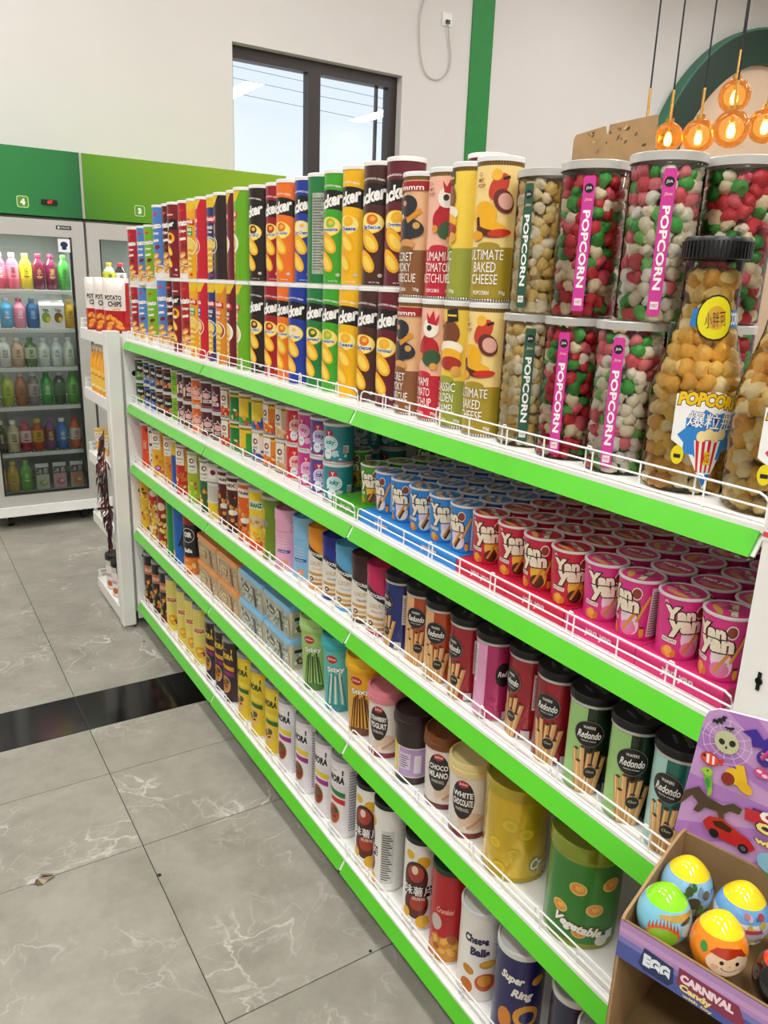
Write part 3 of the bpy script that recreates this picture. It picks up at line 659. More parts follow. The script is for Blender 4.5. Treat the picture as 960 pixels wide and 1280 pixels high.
# --- popped corn: clear jars and bottles
def kernel_variants():
    out = []
    rn = np.random.RandomState(3)
    import bmesh
    for i in range(5):
        bm = bmesh.new(); bmesh.ops.create_icosphere(bm, subdivisions=2, radius=1.0)
        ctr = rn.randn(7 + i % 3, 3); ctr /= np.linalg.norm(ctr, axis=1)[:, None]
        for v in bm.verts:
            p = np.array(v.co); d = (ctr @ p).max(); k = .52 + .56 * max(0, (d - .5) / .5) ** .6 + rn.uniform(-.06, .06); v.co = Vector(p * k)
        bm.verts.index_update()
        V = np.array([v.co[:] for v in bm.verts]); Fs = [[v.index for v in f.verts] for f in bm.faces]; bm.free(); out.append((V, Fs))
    return out
KV = kernel_variants()
def corn_mesh(name, cols, rfun, z0, z1, size, seed, shells=((1.0, 1.0), (.62, .5))):
    rn = np.random.RandomState(seed); AV, AF, AC = [], [], []; off = 0
    z = z0
    for sh_, dens in shells:
        rows = int((z1 - z0) / (size * .80))
        for i in range(rows):
            zz = z0 + size * .5 + i * (z1 - z0 - size) / max(1, rows - 1); rr = max(.004, (rfun(zz) - size * .5) * sh_)
            n = max(1, int(2 * PI * rr / (size * .84) * dens)); ph = rn.uniform(0, 6.3)
            for k in range(n):
                V, Fs = KV[rn.randint(5)]; q = rn.randn(4); q /= np.linalg.norm(q); a, b, c, d = q
                M = np.array([[1 - 2 * (c * c + d * d), 2 * (b * c - a * d), 2 * (b * d + a * c)], [2 * (b * c + a * d), 1 - 2 * (b * b + d * d), 2 * (c * d - a * b)], [2 * (b * d - a * c), 2 * (c * d + a * b), 1 - 2 * (b * b + c * c)]])
                th = ph + 2 * PI * (k + rn.uniform(-.15, .15)) / n; s_ = size * .56 * rn.uniform(.85, 1.12); r2 = rr * rn.uniform(.93, 1.0)
                P = (V * s_) @ M.T + np.array([r2 * math.cos(th), r2 * math.sin(th), zz + rn.uniform(-.2, .2) * size])
                rad = np.hypot(P[:, 0], P[:, 1]); lim = rfun(zz) - .0008; sc_ = np.minimum(1, lim / np.maximum(rad, 1e-6)); P[:, 0] *= sc_; P[:, 1] *= sc_; P[:, 2] = np.clip(P[:, 2], z0 + .0006, z1 + .004)
                AV.append(P); AF += [[off + j for j in f] for f in Fs]; off += len(V)
                AC += [lin(cols[rn.randint(len(cols))])] * len(Fs)
    m = MB(); m.v = [tuple(p) for p in np.concatenate(AV)]; m.f = AF; m.c = AC; return m.mesh(name, angle=50)
YEL = ['#f4dfa0', '#faecc0', '#f4d888', '#fdf3d4', '#ecca74']; MIX1 = ['#d8303c', '#c82430', '#3fa83a', '#2f9430', '#fdf3d8', '#f6e6ba', '#ec6474', '#d8303c']; MIX2 = ['#fffaea', '#fdf4dc', '#fffdf4', '#e85a66', '#f08088', '#44b044', '#7acc66', '#fcf0d4']; CAR = ['#fbd268', '#fde08c', '#f6c250', '#fff0b4', '#f2b84a']
def jar(key, desc, stripc, cols, seed):
    R, H = .0465, .205
    m = MB(); m.lathe([(0, .0), (R - .004, 0), (R, .004), (R, H - .014), (R - .001, H - .012)], 40); body = m.mesh('jar_wall')
    s = [('p', [(-.17, .06), (-.14, .045), (.14, .045), (.17, .06), (.17, .94), (.14, .955), (-.14, .955), (-.17, .94)], stripc), ('e', 0, .875, .13, .032, '#17141a'), ('t', 'JSA', 0, .875, .022, .17, W), ('t', 'Jisisa', 0, .80, .026, .22, '#f0c8b0', {'shear': .3}),
         ('t', 'POPCORN', 0, .47, .066, 2.3, W, {'rot': -90, 'bold': .03}), ('r', -.11, .11, .085, .135, '#e9e4dc'), ('t', 'SWEET', 0, .11, .02, .17, stripc)]
    hb = H - .012
    # the vertical word: width is measured along the strip
    s[4] = ('t', 'POPCORN', 0, .47, .052, .52 * hb / R, W, {'rot': -90, 'bold': .035})
    parts = [('jar_wall', body, M_CLEAR), ('popcorn', corn_mesh('popcorn', cols, lambda z: R - .001, .001, H - .014, .0195, seed), M_CORN), ('label_strip', cyl_print('label_strip', s, lambda y: R + .0003, hb), M_PRINT),
             ('lid', lid_mesh(R, H, .011, '#d6d6d2', '#c4c4c0', .002, .004), M_STEEL)]
    kind(key, 'popcorn_jar', desc, 'jar', R + .002, H, parts, -52)
jar('jar_y', 'clear jar of plain yellow popcorn with dark green strip', '#2b5a44', YEL, 1); jar('jar_1', 'clear jar of red and green popcorn with pink strip', '#d43a9c', MIX1, 2); jar('jar_2', 'clear jar of white, red and green popcorn with pink strip', '#d43a9c', MIX2, 5)
def bottle(key, desc, starc, seed):
    R = .056
    prof = [(0, .0), (R - .006, 0), (R, .008), (R, .125), (R - .003, .145), (R - .012, .175), (.036, .205), (.0335, .222), (.0335, .285)]
    zs = [p[1] for p in prof[1:]]; rs = [p[0] for p in prof[1:]]
    rf = lambda z: float(np.interp(z, zs[1:], rs[1:]))
    m = MB(); m.lathe(prof, 40); body = m.mesh('bottle_wall')
    H = .305
    cap = MB(); cap.lathe([(.036, .283), (.039, .284), (.039, .306), (.037, .309), (0, .309)], 44); 
    for i in range(44):
        a = 2 * PI * (i + .5) / 44; cap.box(-.0014, .0014, -.0408, -.0375, .285, .304); 
        n = len(cap.v)
        for j in range(n - 8, n):
            x, y, z = cap.v[j]; cap.v[j] = (x * math.cos(a) - y * math.sin(a), x * math.sin(a) + y * math.cos(a), z)
    hb = .309
    q = hb
    def y(z): return z / q
    star = []
    for i in range(18):
        a = 2 * PI * i / 18; rr = 1 if i % 2 else .8; star.append((.52 * rr * math.cos(a) - .0, y(.075) + y(.034) * rr * math.sin(a)))
    s = [('p', [(-.62, y(.125)), (-.62, y(.068)), (-.30, y(.055)), (0.05, y(.008)), (.30, y(.055)), (.66, y(.075)), (.6, y(.118)), (.1, y(.13))], '#f6f6f2'), ('p', star, starc),
         ('t', 'POPCORN', 0, y(.116), y(.017), 1.15, '#f4c81a', {'bold': .06, 'out': '#1a1a1a', 'ow': .05, 'arc': .012, 'rot': -6}), ('t', '爆粒瓶', .06, y(.094), y(.019), .86, W, {'bold': .006, 'out': '#1d4f9a', 'ow': .03, 'rot': -5}),
         ('p', [(-.22, y(.07)), (.26, y(.07)), (.16, y(.03)), (-.12, y(.03))], '#f2efe6')] + [('p', [(-.19 + .11 * i, y(.07)), (-.13 + .11 * i, y(.07)), (-.09 + .075 * i, y(.03)), (-.12 + .075 * i, y(.03))], '#d0202c') for i in range(4)]
    s += [('e', -.1 + .12 * i, y(.075 + .003 * (i % 2)), .09, y(.007), '#f6e2a0') for i in range(4)] + [('r', -.02, .1, y(.04), y(.056), '#e8c51e'), ('t', 'KG', .03, y(.048), y(.010), .1, '#c02028')]
    s += [('e', -.47, y(.05), .11, y(.012), '#e9d51c'), ('r', -.53, -.41, y(.046), y(.051), '#222222'), ('p', [(-.10, y(.028)), (.16, y(.028)), (.03, y(.012))], '#2a78c8')]
    def wide(q_):
        k_ = 1.22
        if q_[0] == 'p': return ('p', [(x_ * k_, y_) for x_, y_ in q_[1]], q_[2])
        if q_[0] == 'e': return ('e', q_[1] * k_, q_[2], q_[3] * k_, q_[4], q_[5])
        if q_[0] == 'r': return ('r', q_[1] * k_, q_[2] * k_, q_[3], q_[4], q_[5])
        return ('t', q_[1], q_[2] * k_, q_[3], q_[4], q_[5] * k_, q_[6]) + tuple(q_[7:])
    s = [wide(q_) for q_ in s]
    s += [('r', -.9, .95, y(.205), y(.226), '#2f7ec2'), ('t', 'POPCORN', .52, y(.2155), y(.015), 1.0, W, {'bold': .03}), ('e', -.1, y(.216), .62, y(.027), '#1a1a14'), ('e', -.1, y(.216), .58, y(.025), '#eae01c'), ('e', -.08, y(.216), .32, y(.014), '#d8a83a'),
          ('t', '小胖可', -.08, y(.214), y(.018), .7, '#1a1612', {'bold': .0, 'rot': 8})]
    parts = [('bottle_wall', body, M_CLEAR), ('popcorn', corn_mesh('popcorn', CAR, lambda z: rf(z) - .001, .001, .272, .0225, seed), M_CORN), ('label_print', cyl_print('label_print', s, lambda t_: rf(t_ * q) + .0002, q, ybreaks=[z_ / q for z_ in zs]), M_PRINT), ('cap', cap.mesh('cap'), M_BLACK)]
    kind(key, 'popcorn_bottle', desc, 'bottle', R, .309, parts, -38)
bottle('bot_b', 'bottle of caramel popcorn with black cap and blue star sticker', '#2f86d0', 11); bottle('bot_p', 'bottle of caramel popcorn with pink star sticker at right edge', '#d0366e', 12)
# --- short cans of the second shelf
def small(key, desc, col, shapes, lid='#d9d9d3', R=.0345, H=.089, face=-50, rim='#d2d2cc'):
    can(key, 'snack_can', desc, R, H, col, shapes, lid=lid, lt=.006, face=face, rim=rim, top='#c6c6c0')
def nuts(key, cn, col, c2, acc):
    small(key, cn, col, [('r', -PI, PI, .0, .25, c2), ('e', 0, .62, .5, .2, '#1a1a1a'), ('t', 'Nuts', 0, .64, .14, .7, W, {'bold': .03}), ('e', -.3, .33, .3, .14, acc, 20), ('e', .3, .33, .28, .12, '#c99a5a', -20), ('b', 0, .88, 1.0, .06, 0, acc)] + spk(10, -1, 1, .2, .45, ['#caa25a', '#e0c890', acc], (.12, .05), 4))
nuts('n_green', 'black snack can with green foot', '#15201a', '#2c7a3a', '#6fb04a'); nuts('n_blue', 'black snack can with blue foot', '#141a22', '#24509a', '#5a86c8'); nuts('n_brown', 'black snack can with brown nut picture', '#1b1412', '#1d2a30', '#a8603a'); nuts('n_red', 'black snack can with red seal', '#1c1210', '#231a1a', '#b03a30')
small('s_lime', 'lime green snack can with small print', '#86c41c', fine(-.9, .2, .15, .85, 9, '#4a7a10') + [('r', .3, 1.2, .2, .8, '#9ad42c')], lid='#e6e6de')
def star(key, cn, col, acc):
    st = [(.5 * (1 if i % 2 == 0 else .5) * math.sin(2 * PI * i / 10), .62 + .2 * (1 if i % 2 == 0 else .5) * math.cos(2 * PI * i / 10)) for i in range(10)]
    small(key, cn, col, [('p', [(-.9, .5), (-.5, .62), (-.55, .25), (-.85, .2)], '#e3cf9a'), ('p', st, '#f0dfe0'), ('p', [(x * .72, .62 + (y - .62) * .72) for x, y in st], col), ('e', 0, .52, .42, .11, '#e8b8b4'), ('r', -.35, .5, .26, .38, '#f0e4dc'), ('t', 'STAR', .05, .32, .08, .6, col, {'bold': .04}), ('b', 0, .12, 1.2, .05, 0, acc)])
star('st_mar', 'maroon star snack can', '#5a1830', '#a04a6a'); star('st_brn', 'dark brown star snack can', '#42180f', '#9a6a4a'); star('st_org', 'orange star snack can', '#e2641c', '#f4a04a')
def zig(key, cn, c1, c2, wl=True, logo='#7a1a1a', leaf=False):
    s = [('r', -PI, PI, 0, .28, c2), ('r', -PI, PI, .84, .96, '#f1cf1e')]
    for i in range(20): s.append(('p', [(-1.6 + .16 * i, .96), (-1.44 + .16 * i, .96), (-1.52 + .16 * i, .88)], '#1d1a14'))
    for i in range(20): s.append(('p', [(-1.6 + .16 * i, .0), (-1.44 + .16 * i, .0), (-1.52 + .16 * i, .07)], '#1d1a14'))
    if wl: s += [('r', -.75, .05, .35, .95, '#f1ece0'), ('e', -.35, .68, .25, .10, logo), ('e', -.32, .68, .13, .05, '#f4e2c0'), ('t', 'SNACK', -.35, .48, .07, .5, '#4a3a30', {'bold': .03})]
    s += spk(9, -.8, 1.0, .08, .4, [c2, '#e8a53a', '#f3d48a', '#c8552a'], (.16, .06), len(key))
    if leaf: s += [('p', [(.0, .25), (.45, .25), (.45, .80), (.0, .80)], '#2a9a34')]
    small(key, cn, c1, s, lid='#dad8cf')
zig('z_red', 'yellow and red snack can with zigzag rim', '#e85a1e', '#c8281c'); zig('z_green', 'deep green snack can with star seal', '#178038', '#1f8a2c', False); zig('z_yelg', 'yellow snack can with green block', '#ecc51e', '#2a9a34', False, leaf=True); zig('z_yelb', 'yellow snack can with blue foot', '#e8cf2a', '#2450b0', False); zig('z_org', 'orange snack can with white label and zigzag rim', '#ee8c1c', '#e06a1a'); zig('z_bei', 'beige snack can with white label and zigzag rim', '#e4c9a0', '#d8b58a', True, '#3a3a3a'); zig('z_whb', 'white and blue snack can with red logo', '#f0ece2', '#2450b0')
def icky(key, cn, col, c2, rose):
    s = [('r', -PI, PI, 0, .08, rose)] + spk(14, -1.2, 1.2, .08, .5, [c2, '#f2eef0', rose], (.09, .035), 5) + [('e', -.1, .80, .34, .09, rose), ('t', 'Y', -.1, .80, .10, None, W, {'bold': .05}), ('e', 0, .55, .55, .19, '#f4f2f4'), ('e', 0, .55, .50, .165, c2), ('t', 'icky', .02, .56, .17, .72, col, {'bold': .05, 'out': '#ffffff', 'ow': .05, 'shear': .2}), ('e', -.15, .26, .3, .14, '#eef4f8'), ('e', -.22, .28, .04, .02, '#222222'), ('e', -.05, .28, .04, .02, '#222222'), ('e', .35, .28, .2, .09, c2), ('r', .9, 1.3, .3, .5, '#f3f1ee')] + fine(.92, 1.28, .32, .48, 4, '#444444')
    small(key, cn, col, s, lid='#e2e0dc', R=.0348, H=.092, face=-45)
icky('i_red', 'red round-logo snack can', '#d6202c', '#f3c2b4', '#e83a3a'); icky('i_pink', 'magenta round-logo snack can', '#cf3e98', '#f0b0d4', '#e02a6a'); icky('i_pur', 'purple round-logo snack can', '#5f4496', '#c9bfe6', '#d02a5c'); icky('i_teal', 'teal round-logo snack can with wafer stick', '#2c8c96', '#bfe2e6', '#c02a4a')
# --- biscuit-stick cups, tapered paper
def cup(key, cn, col, dip, face=-60):
    H, Rb, Rt = .088, .0268, .0310
    rf = lambda y: Rb + (Rt - Rb) * y
    m = MB(); m.lathe([(0, .002, '#e6e0d8'), (Rb - .002, .002, '#e6e0d8'), (Rb - .001, 0, '#e6e0d8'), (Rb, 0, col), (Rt, H - .003, col)], 36); body = m.mesh('cup_wall')
    m = MB(); m.lathe([(Rt - .0003, H - .004, '#dcd8d2'), (Rt + .0014, H - .0035, '#dcd8d2'), (Rt + .0014, H - .0012, '#dcd8d2'), (Rt - .0012, H, '#d2cdd0'), (Rt - .003, H - .0015, col), (0, H - .0015, col)], 36)
    lid = m.mesh('foil_lid')
    ls = [('t', 'yan yan', 0, .004, .012, .044, '#efe2c0', {'bold': .06, 'out': '#3a1a14', 'ow': .04}), ('e', .006, -.014, .018, .005, '#d9a04a', 15), ('e', -.012, -.010, .008, .006, dip)]
    lp = flat_print('lid_print', ls, (0, 0, H - .0013), (0.45, -.89, 0), (.89, .45, 0))
    s = [('e', .45, .30, .45, .24, '#f0b93a' if key != 'y_blue' and key != 'y_pink' else '#e8d6e0', 20), ('e', .40, .18, .42, .13, dip), ('b', .55, .36, .16, .55, -28, '#d8912c'), ('b', .46, .20, .17, .26, -28, '#5a2c14' if key not in ('y_pink',) else '#d88ab0'),
         ('e', -.72, .10, .16, .08, '#e2902a'), ('e', -.5, .08, .16, .08, '#eaa53c'), ('e', -.3, .09, .14, .07, '#d9831f'), ('e', -.55, .14, .2, .07, '#f0b04a'), ('e', -.85, .90, .10, .045, '#f2d8dc'), ('t', 'M', -.85, .90, .05, None, '#c02030'),
         ('e', .70, .80, .24, .11, '#f4e6d8'), ('e', .70, .80, .20, .09, '#8a3a20'), ('t', 'Yan', -.20, .745, .27, 1.35, '#f6ead0', {'bold': .06, 'rot': 3, 'out': '#2a1410', 'ow': .055}), ('t', 'yan', .12, .515, .28, 1.5, '#f6ead0', {'bold': .06, 'rot': 3, 'out': '#2a1410', 'ow': .055}), ('b', -.55, .30, .7, .07, -6, '#f2ece0'), ('t', 'BISCUITS', -.55, .30, .04, .6, '#5a1a1a', {'rot': -6, 'bold': .02}),
         ('r', 1.35, 2.5, .06, .92, '#e9d5da' if key != 'y_blue' else '#cfe0ee')] + fine(1.42, 2.42, .1, .88, 17, '#8a7078') + [('b', 1.05, .55, .12, .5, -20, '#dba02f'), ('e', 1.1, .13, .12, .09, '#e9a02c'), ('e', 1.1, .22, .13, .02, '#5a2c14')]
    kind(key, 'biscuit_stick_cup', cn, 'cup', Rt + .0015, H, [('cup_wall', body, M_PRINT), ('label_print', cyl_print('label_print', s, rf, H - .003), M_PRINT), ('foil_lid', lid, M_LID), ('lid_print', lp, M_PRINT)], face)
cup('y_green', 'green biscuit stick cup', '#3f9a24', '#7a4a20'); cup('y_blue', 'blue biscuit stick cup', '#2a86d4', '#f2ead8'); cup('y_red', 'red biscuit stick cup', '#c81a3c', '#4a2210'); cup('y_pink', 'pink biscuit stick cup', '#dc3088', '#e87aa8')
# --- third shelf: mid-height snack cans
def mid(key, desc, col, shapes, lid='#d9d6cc', R=.036, H=.178, face=-48, **k):
    can(key, 'snack_can', desc, R, H, col, shapes, lid=lid, lt=.008, face=face, **k)
def wl(c1, c2, word='CRISP', pic='#e0a02a'):
    s = [('r', -PI, PI, .0, .48, c1), ('r', -.75, .35, .62, .97, '#f2ede2'), ('e', -.2, .86, .28, .05, '#7a1c1c'), ('e', -.16, .86, .15, .026, '#f3e3c4'), ('t', word, -.2, .75, .035, .8, '#4a3a30', {'bold': .03}), ('t', 'snack', -.2, .68, .03, .5, '#6a5a50'), ('r', .4, 1.3, .5, .97, c2)]
    return s + spk(26, -1.1, 1.1, .05, .45, [pic, '#f2cf6a', c1, '#c86a2a'], (.16, .035), len(word))
mid('m_dkred', 'dark red snack can at far left', '#7a1a1c', spk(14, -1, 1, .1, .9, ['#e8e0d0', '#c04a3a'], (.1, .04), 2)); mid('m_orange', 'orange-red snack can', '#e2481c', [('t', 'CRISPS', -.2, .55, .09, .9 , '#f0dcc0', {'rot': -90}), ('e', .3, .9, .4, .05, '#b02a18')] + spk(8, -.9, .9, .1, .8, ['#f07a3a', '#c8321a'], (.1, .03), 3))
mid('m_white', 'white and black snack can', '#e9e4da', [('r', -.6, .4, .6, .95, '#22201e'), ('r', -.5, .3, .66, .9, '#efeae0')] + spk(12, -.8, .8, .08, .5, ['#2a2622', '#d8a83a'], (.12, .04), 4)); mid('m_yel', 'yellow snack can with white label and purple onion picture', '#eeb918', wl('#f0b81a', '#e8a81a', 'ONION') + [('e', .0, .2, .35, .07, '#9a3a7a', 20), ('e', .02, .21, .2, .04, '#d8a0c8', 20)])
mid('m_org2', 'amber snack can with white label', '#e89a20', wl('#e8931c', '#e0c020', 'TARO')); mid('m_blue', 'yellow topped snack can with blue side', '#e4c21c', [('r', -PI, PI, 0, .72, '#2a5aa4'), ('t', 'SALTED', -.5, .4, .05, .5, W, {'rot': -90})], face=-70); mid('m_red', 'red snack can with white label', '#cf2a20', wl('#c8241c', '#d89a2a', 'TOMATO', '#e86a2a')); mid('m_lime', 'lime snack can with white label', '#a8c020', wl('#9ac422', '#b8a81a', 'LIME', '#d8d83a')); mid('m_dkgr', 'dark green snack can with white label', '#2a6a3a', wl('#1f5a2c', '#d8b82a', 'CORN')); mid('m_back', 'snack can turned to its grey ingredients panel with yellow foot', '#e3dfd2', [('r', -PI, PI, .0, .30, '#e4c420'), ('r', -PI, PI, .68, .70, '#6a665c'), ('r', -.6, .3, .76, .97, '#f2ede2'), ('e', -.15, .88, .28, .05, '#7a1c1c')] + fine(-.8, .8, .34, .64, 12, '#a9a598'))
def nutty(key, d, c, c2, word):
    mid(key, d, c, [('r', -.9, .5, .78, .93, '#e9e2d2'), ('t', word, -.2, .86, .06, .9, '#3a2a20', {'bold': .05})] + spk(46, -1.1, 1.1, .06, .72, [c2, '#f0c05a', '#d8923a', '#7a3018', c], (.15, .035), len(key) + 3) + [('e', .0, .38, .45, .05, '#e8e6d0')])
nutty('m_nut1', 'maroon mixed nuts can', '#5a1a1c', '#e0a03a', 'Nuts'); nutty('m_nut2', 'brown mixed nuts can beside the orange nut can', '#4a1816', '#d88a2a', 'MIX'); nutty('m_nut3', 'orange nut can with cream label', '#e0641c', '#e8982a', 'Nuts')
mid('m_ylw', 'bright yellow peanut can with grey lid', '#f2cf12', [('r', -1.1, 1.0, .70, .84, '#cfe6c8'), ('t', 'GRANZ', -.1, .77, .08, 1.2, '#1d5a3a', {'bold': .05}), ('r', -PI, PI, 0, .16, '#e8501a'), ('e', .0, .5, .6, .10, '#d9c9a0')] + spk(30, -1.1, 1.1, .16, .5, ['#e8a83a', '#d98a2a', '#f2d07a'], (.15, .03), 8)); mid('m_olive', 'olive green peanut can with grey lid', '#6a8c14', [('r', -1.3, -.1, .0, .85, '#c8a81a')] + spk(40, -1.3, .0, .05, .6, ['#e8b23a', '#c87a1a', '#a85a10'], (.12, .03), 9) + [('e', .0, .6, .3, .05, '#8a8a80')], lid='#c9c6bc', face=-72)
def jarcan(key, d, col, c2, R=.0395, H=.165):
    s = [('r', -PI, PI, .78, .79, c2), ('e', .45, .84, .2, .06, '#c98a7a'), ('e', .45, .84, .14, .04, col)] + [('b', -.4 + .0 * i, .62 - .06 * i, .9, .006, 0, '#f3e8ee') for i in range(5)] + [('b', -.8 + .2 * i, .5, .01, .3, 0, '#f3e8ee') for i in range(5)] + [('r', -.7, .25, .36, .42, '#4a4a9a' if c2 == '#c87aa0' else '#2a5aa0'), ('t', 'cookies', -.3, .39, .03, .7, W), ('e', -.15, .16, .3, .06, '#e0a07a'), ('r', -PI, PI, 0, .03, '#e6e2da')]
    can(key, 'cookie_jar', d, R, H, col, s, lid=col, lt=.03, top=c2, cat='jar', over=.0015, dish=.006, face=-45)
jarcan('c_pink', 'tall pale pink cookie jar with round stamp', '#e8a9c4', '#c87aa0'); jarcan('c_sky', 'tall sky blue cookie jar with building drawing', '#86bfe4', '#6aa6d0')
def luxury(key, d, lidc, word, R=.0338, H=.16):
    s = [('p', [(-1.1, .86), (1.1, .58), (1.1, .46), (-1.1, .74)], '#1d1a1c'), ('t', 'EUROCREME', -.1, .67, .055, 1.35, W, {'rot': -11, 'bold': .03}), ('p', [(-1.6, 1.0), (1.6, 1.0), (1.6, .54), (1.1, .58), (-1.1, .86), (-1.6, .9)], lidc),
         ('t', 'LUXURY', -.05, .50, .075, 1.0, '#b49a5a'), ('t', word, .0, .40, .045, .8, lidc, {'shear': .2}), ('b', -.2, .30, 1.3, .05, -3, '#c99a4a'), ('b', .1, .20, 1.3, .05, -2, '#d9b070'), ('b', -.1, .12, 1.2, .05, 2, '#b9843a'), ('e', -.45, .2, .2, .045, '#3a1a10'), ('e', -.45, .2, .1, .022, '#e8d8b8'), ('r', -PI, PI, 0, .06, lidc)]
    s = [s[2], s[0], s[1]] + s[3:]
    can(key, 'wafer_roll_can', d, R, H, '#ece7da', s, lid=lidc, lt=.022, cat='can', dish=.004, face=-48)
luxury('l_org', 'white wafer roll can with orange lid', '#e8951c', 'Orange'); luxury('l_navy', 'white wafer roll can with navy lid', '#1c2a8c', 'Chocolate'); luxury('l_sky', 'white wafer roll can with sky blue lid', '#58a8d4', 'Coconut'); luxury('l_brown', 'white wafer roll can with dark brown lid', '#3a1a1a', 'Vanilla'); luxury('l_pink', 'white wafer roll can with pink lid', '#c81e5c', 'Berry')
def redondo(key, d, col, c2, face=-50, back=False):
    R, H = .0353, .162
    s = [('r', -PI, PI, .0, .015, '#8a8a86'), ('r', -1.5, -.35, .02, .985, c2)]
    rn = random.Random(len(key))
    if not back:
        for i, (x, y, a, hh) in enumerate(((-.62, .25, 8, .5), (-.38, .27, 3, .54), (-.14, .24, -2, .5), (.1, .26, -6, .52), (.34, .22, -12, .46), (-.5, .18, 5, .38), (-.02, .17, 0, .36), (.25, .15, -8, .34))):
            s += [('b', x, y, .235, hh, a, '#8a5a2c'), ('b', x, y, .205, hh - .008, a, '#d9a868' if i % 2 else '#cf9a58'), ('b', x - .04, y, .06, hh - .03, a, '#ebc68c'), ('e', x - math.sin(R_(a)) * hh * .9, y + hh / 2, .10, .016, '#4a2814')]
        s += [('e', -.22, .70, .62, .15, '#8c8478'), ('e', -.22, .70, .60, .145, '#141012'), ('t', 'WAFERS', -.22, .775, .032, .5, W), ('t', 'Redondo', -.20, .69, .085, .98, W, {'shear': .3, 'bold': .02}), ('t', 'luxury cream', -.2, .62, .022, .6, W), ('e', .0, .26, .27, .07, '#8c8478'), ('e', .0, .26, .255, .066, '#141012'), ('t', 'Choc', 0, .27, .03, .34, '#d8c89a', {'shear': .2})]
    else:
        s += [('e', .55, .62, .42, .16, '#141012'), ('t', 'Red', .5, .63, .07, .5, W, {'shear': .3}), ('b', -.3, .45, .02, .3, 0, col), ('b', -.05, .28, .5, .05, 10, col), ('e', -.15, .15, .4, .05, col), ('r', -1.3, -.95, .45, .95, '#e9dfe4')] + fine(-1.28, -.98, .48, .92, 14, '#7a5a68')
    s += [('r', 1.0, 1.5, .4, .85, '#e6e2dc')] + fine(1.03, 1.47, .43, .82, 16, '#555555') + [('r', .6, 1.0, .03, .13, '#d0cac4')]
    lm = MB(); lm.lathe([(R, H - .012, '#121013'), (R + .0022, H - .012, '#121013'), (R + .0022, H - .003, '#121013'), (R, H, '#121013'), (0, H - .001, '#121013')], 36)
    rim = MB(); rim.lathe([(R, H - .018, '#d8d4cc'), (R + .0014, H - .017, '#d8d4cc'), (R + .0014, H - .013, '#d8d4cc'), (R, H - .012, '#d8d4cc')], 36)
    lp = flat_print('lid_print', [('t', 'Redondo', 0, .006, .012, .046, '#8e8a90', {'shear': .3}), ('t', 'wafers', 0, -.012, .007, .022, '#8e8a90')], (0, 0, H - .0006), (.45, -.89, 0), (.89, .45, 0))
    hb = H - .016
    kind(key, 'wafer_roll_tin', d, 'tin', R + .0022, H, [('body', cyl_body(R, hb, col), M_TIN), ('label_print', cyl_print('label_print', s, lambda y: R, hb), M_PRINT), ('tin_rim', rim.mesh('tin_rim'), M_STEEL), ('lid', lm.mesh('lid'), M_LID), ('lid_print', lp, M_PRINT)], face)
redondo('r_navy', 'navy blue wafer roll tin', '#1b2a78', '#1b2a78', -85); redondo('r_org', 'copper orange wafer roll tin', '#b8481a', '#e0b07a'); redondo('r_red', 'red wafer roll tin', '#a01626', '#8a1020', -85); redondo('r_pink', 'pink wafer roll tin turned to its back', '#b82a6a', '#e3a0c6', -50, True); redondo('r_green', 'green wafer roll tin', '#17301c', '#9ac878', -40); redondo('r_teal', 'pale teal wafer roll tin', '#1a6a60', '#a9d6cc', -62)
# --- fourth shelf
def tall4(key, d, col, shapes, R=.036, H=.232, face=-48, lid='#d9d4c6'): can(key, 'crisps_can', d, R, H, col, shapes, lid=lid, lt=.008, face=face)
def pile(cols, seed, n=34, y1=.5): return spk(n, -1.2, 1.2, .04, y1, cols, (.2, .035), seed)
tall4('f_yel', 'yellow curly snack can', '#e4b820', [('t', 'PUTRI', -.3, .72, .06, .9, '#2a1a10', {'rot': 8, 'bold': .06})] + pile(['#c8861e', '#f0d060', '#6a3a14', '#e0702a'], 3, 44, .85)); tall4('f_yr', 'yellow snack can with red top', '#b8241e', [('r', -PI, PI, 0, .72, '#d8a81e'), ('e', 0, .86, .5, .06, '#f2e6c8')] + pile(['#f0d060', '#8a4a14', '#f3e3b0', '#c8361e'], 5, 50, .7)); tall4('f_red', 'red snack can with yellow band', '#a01c1e', [('r', -PI, PI, .30, .36, '#e8b81e'), ('e', -.2, .75, .5, .07, '#f0d8b0')] + pile(['#e8b83a', '#f3d890', '#6a2a10'], 6, 40, .6)); tall4('f_green', 'plain green tall can', '#14882c', [('r', -1.4, -.9, .05, .95, '#5ab04a'), ('t', 'CRISPS', -.9, .5, .03, .4, W, {'rot': -90})], face=-40); tall4('f_blue', 'bright blue tall can with leaping figure', '#1565b8', [('r', -1.5, -1.0, .0, 1, '#e0d8a0'), ('p', [(-.2, .3), (.1, .42), (.5, .62), (.9, .70), (.5, .52), (.35, .40), (.5, .2), (.2, .34)], '#10182a'), ('e', -.8, .15, .2, .08, '#e8c84a')], face=-40); tall4('f_oir', 'black and red tall can with round white lettering', '#a81c22', [('r', -PI, PI, .30, .82, '#191517'), ('e', -.1, .65, .7, .12, W), ('e', -.1, .65, .66, .112, '#191517'), ('t', 'OIR', -.1, .66, .09, .9, W, {'bold': .06}), ('t', 'BeBa', -.1, .40, .07, .9, W, {'bold': .04}), ('r', -PI, PI, 0, .28, '#e0802a')] + pile(['#f0a84a', '#e85a2a', '#f3d060'], 8, 16, .26))
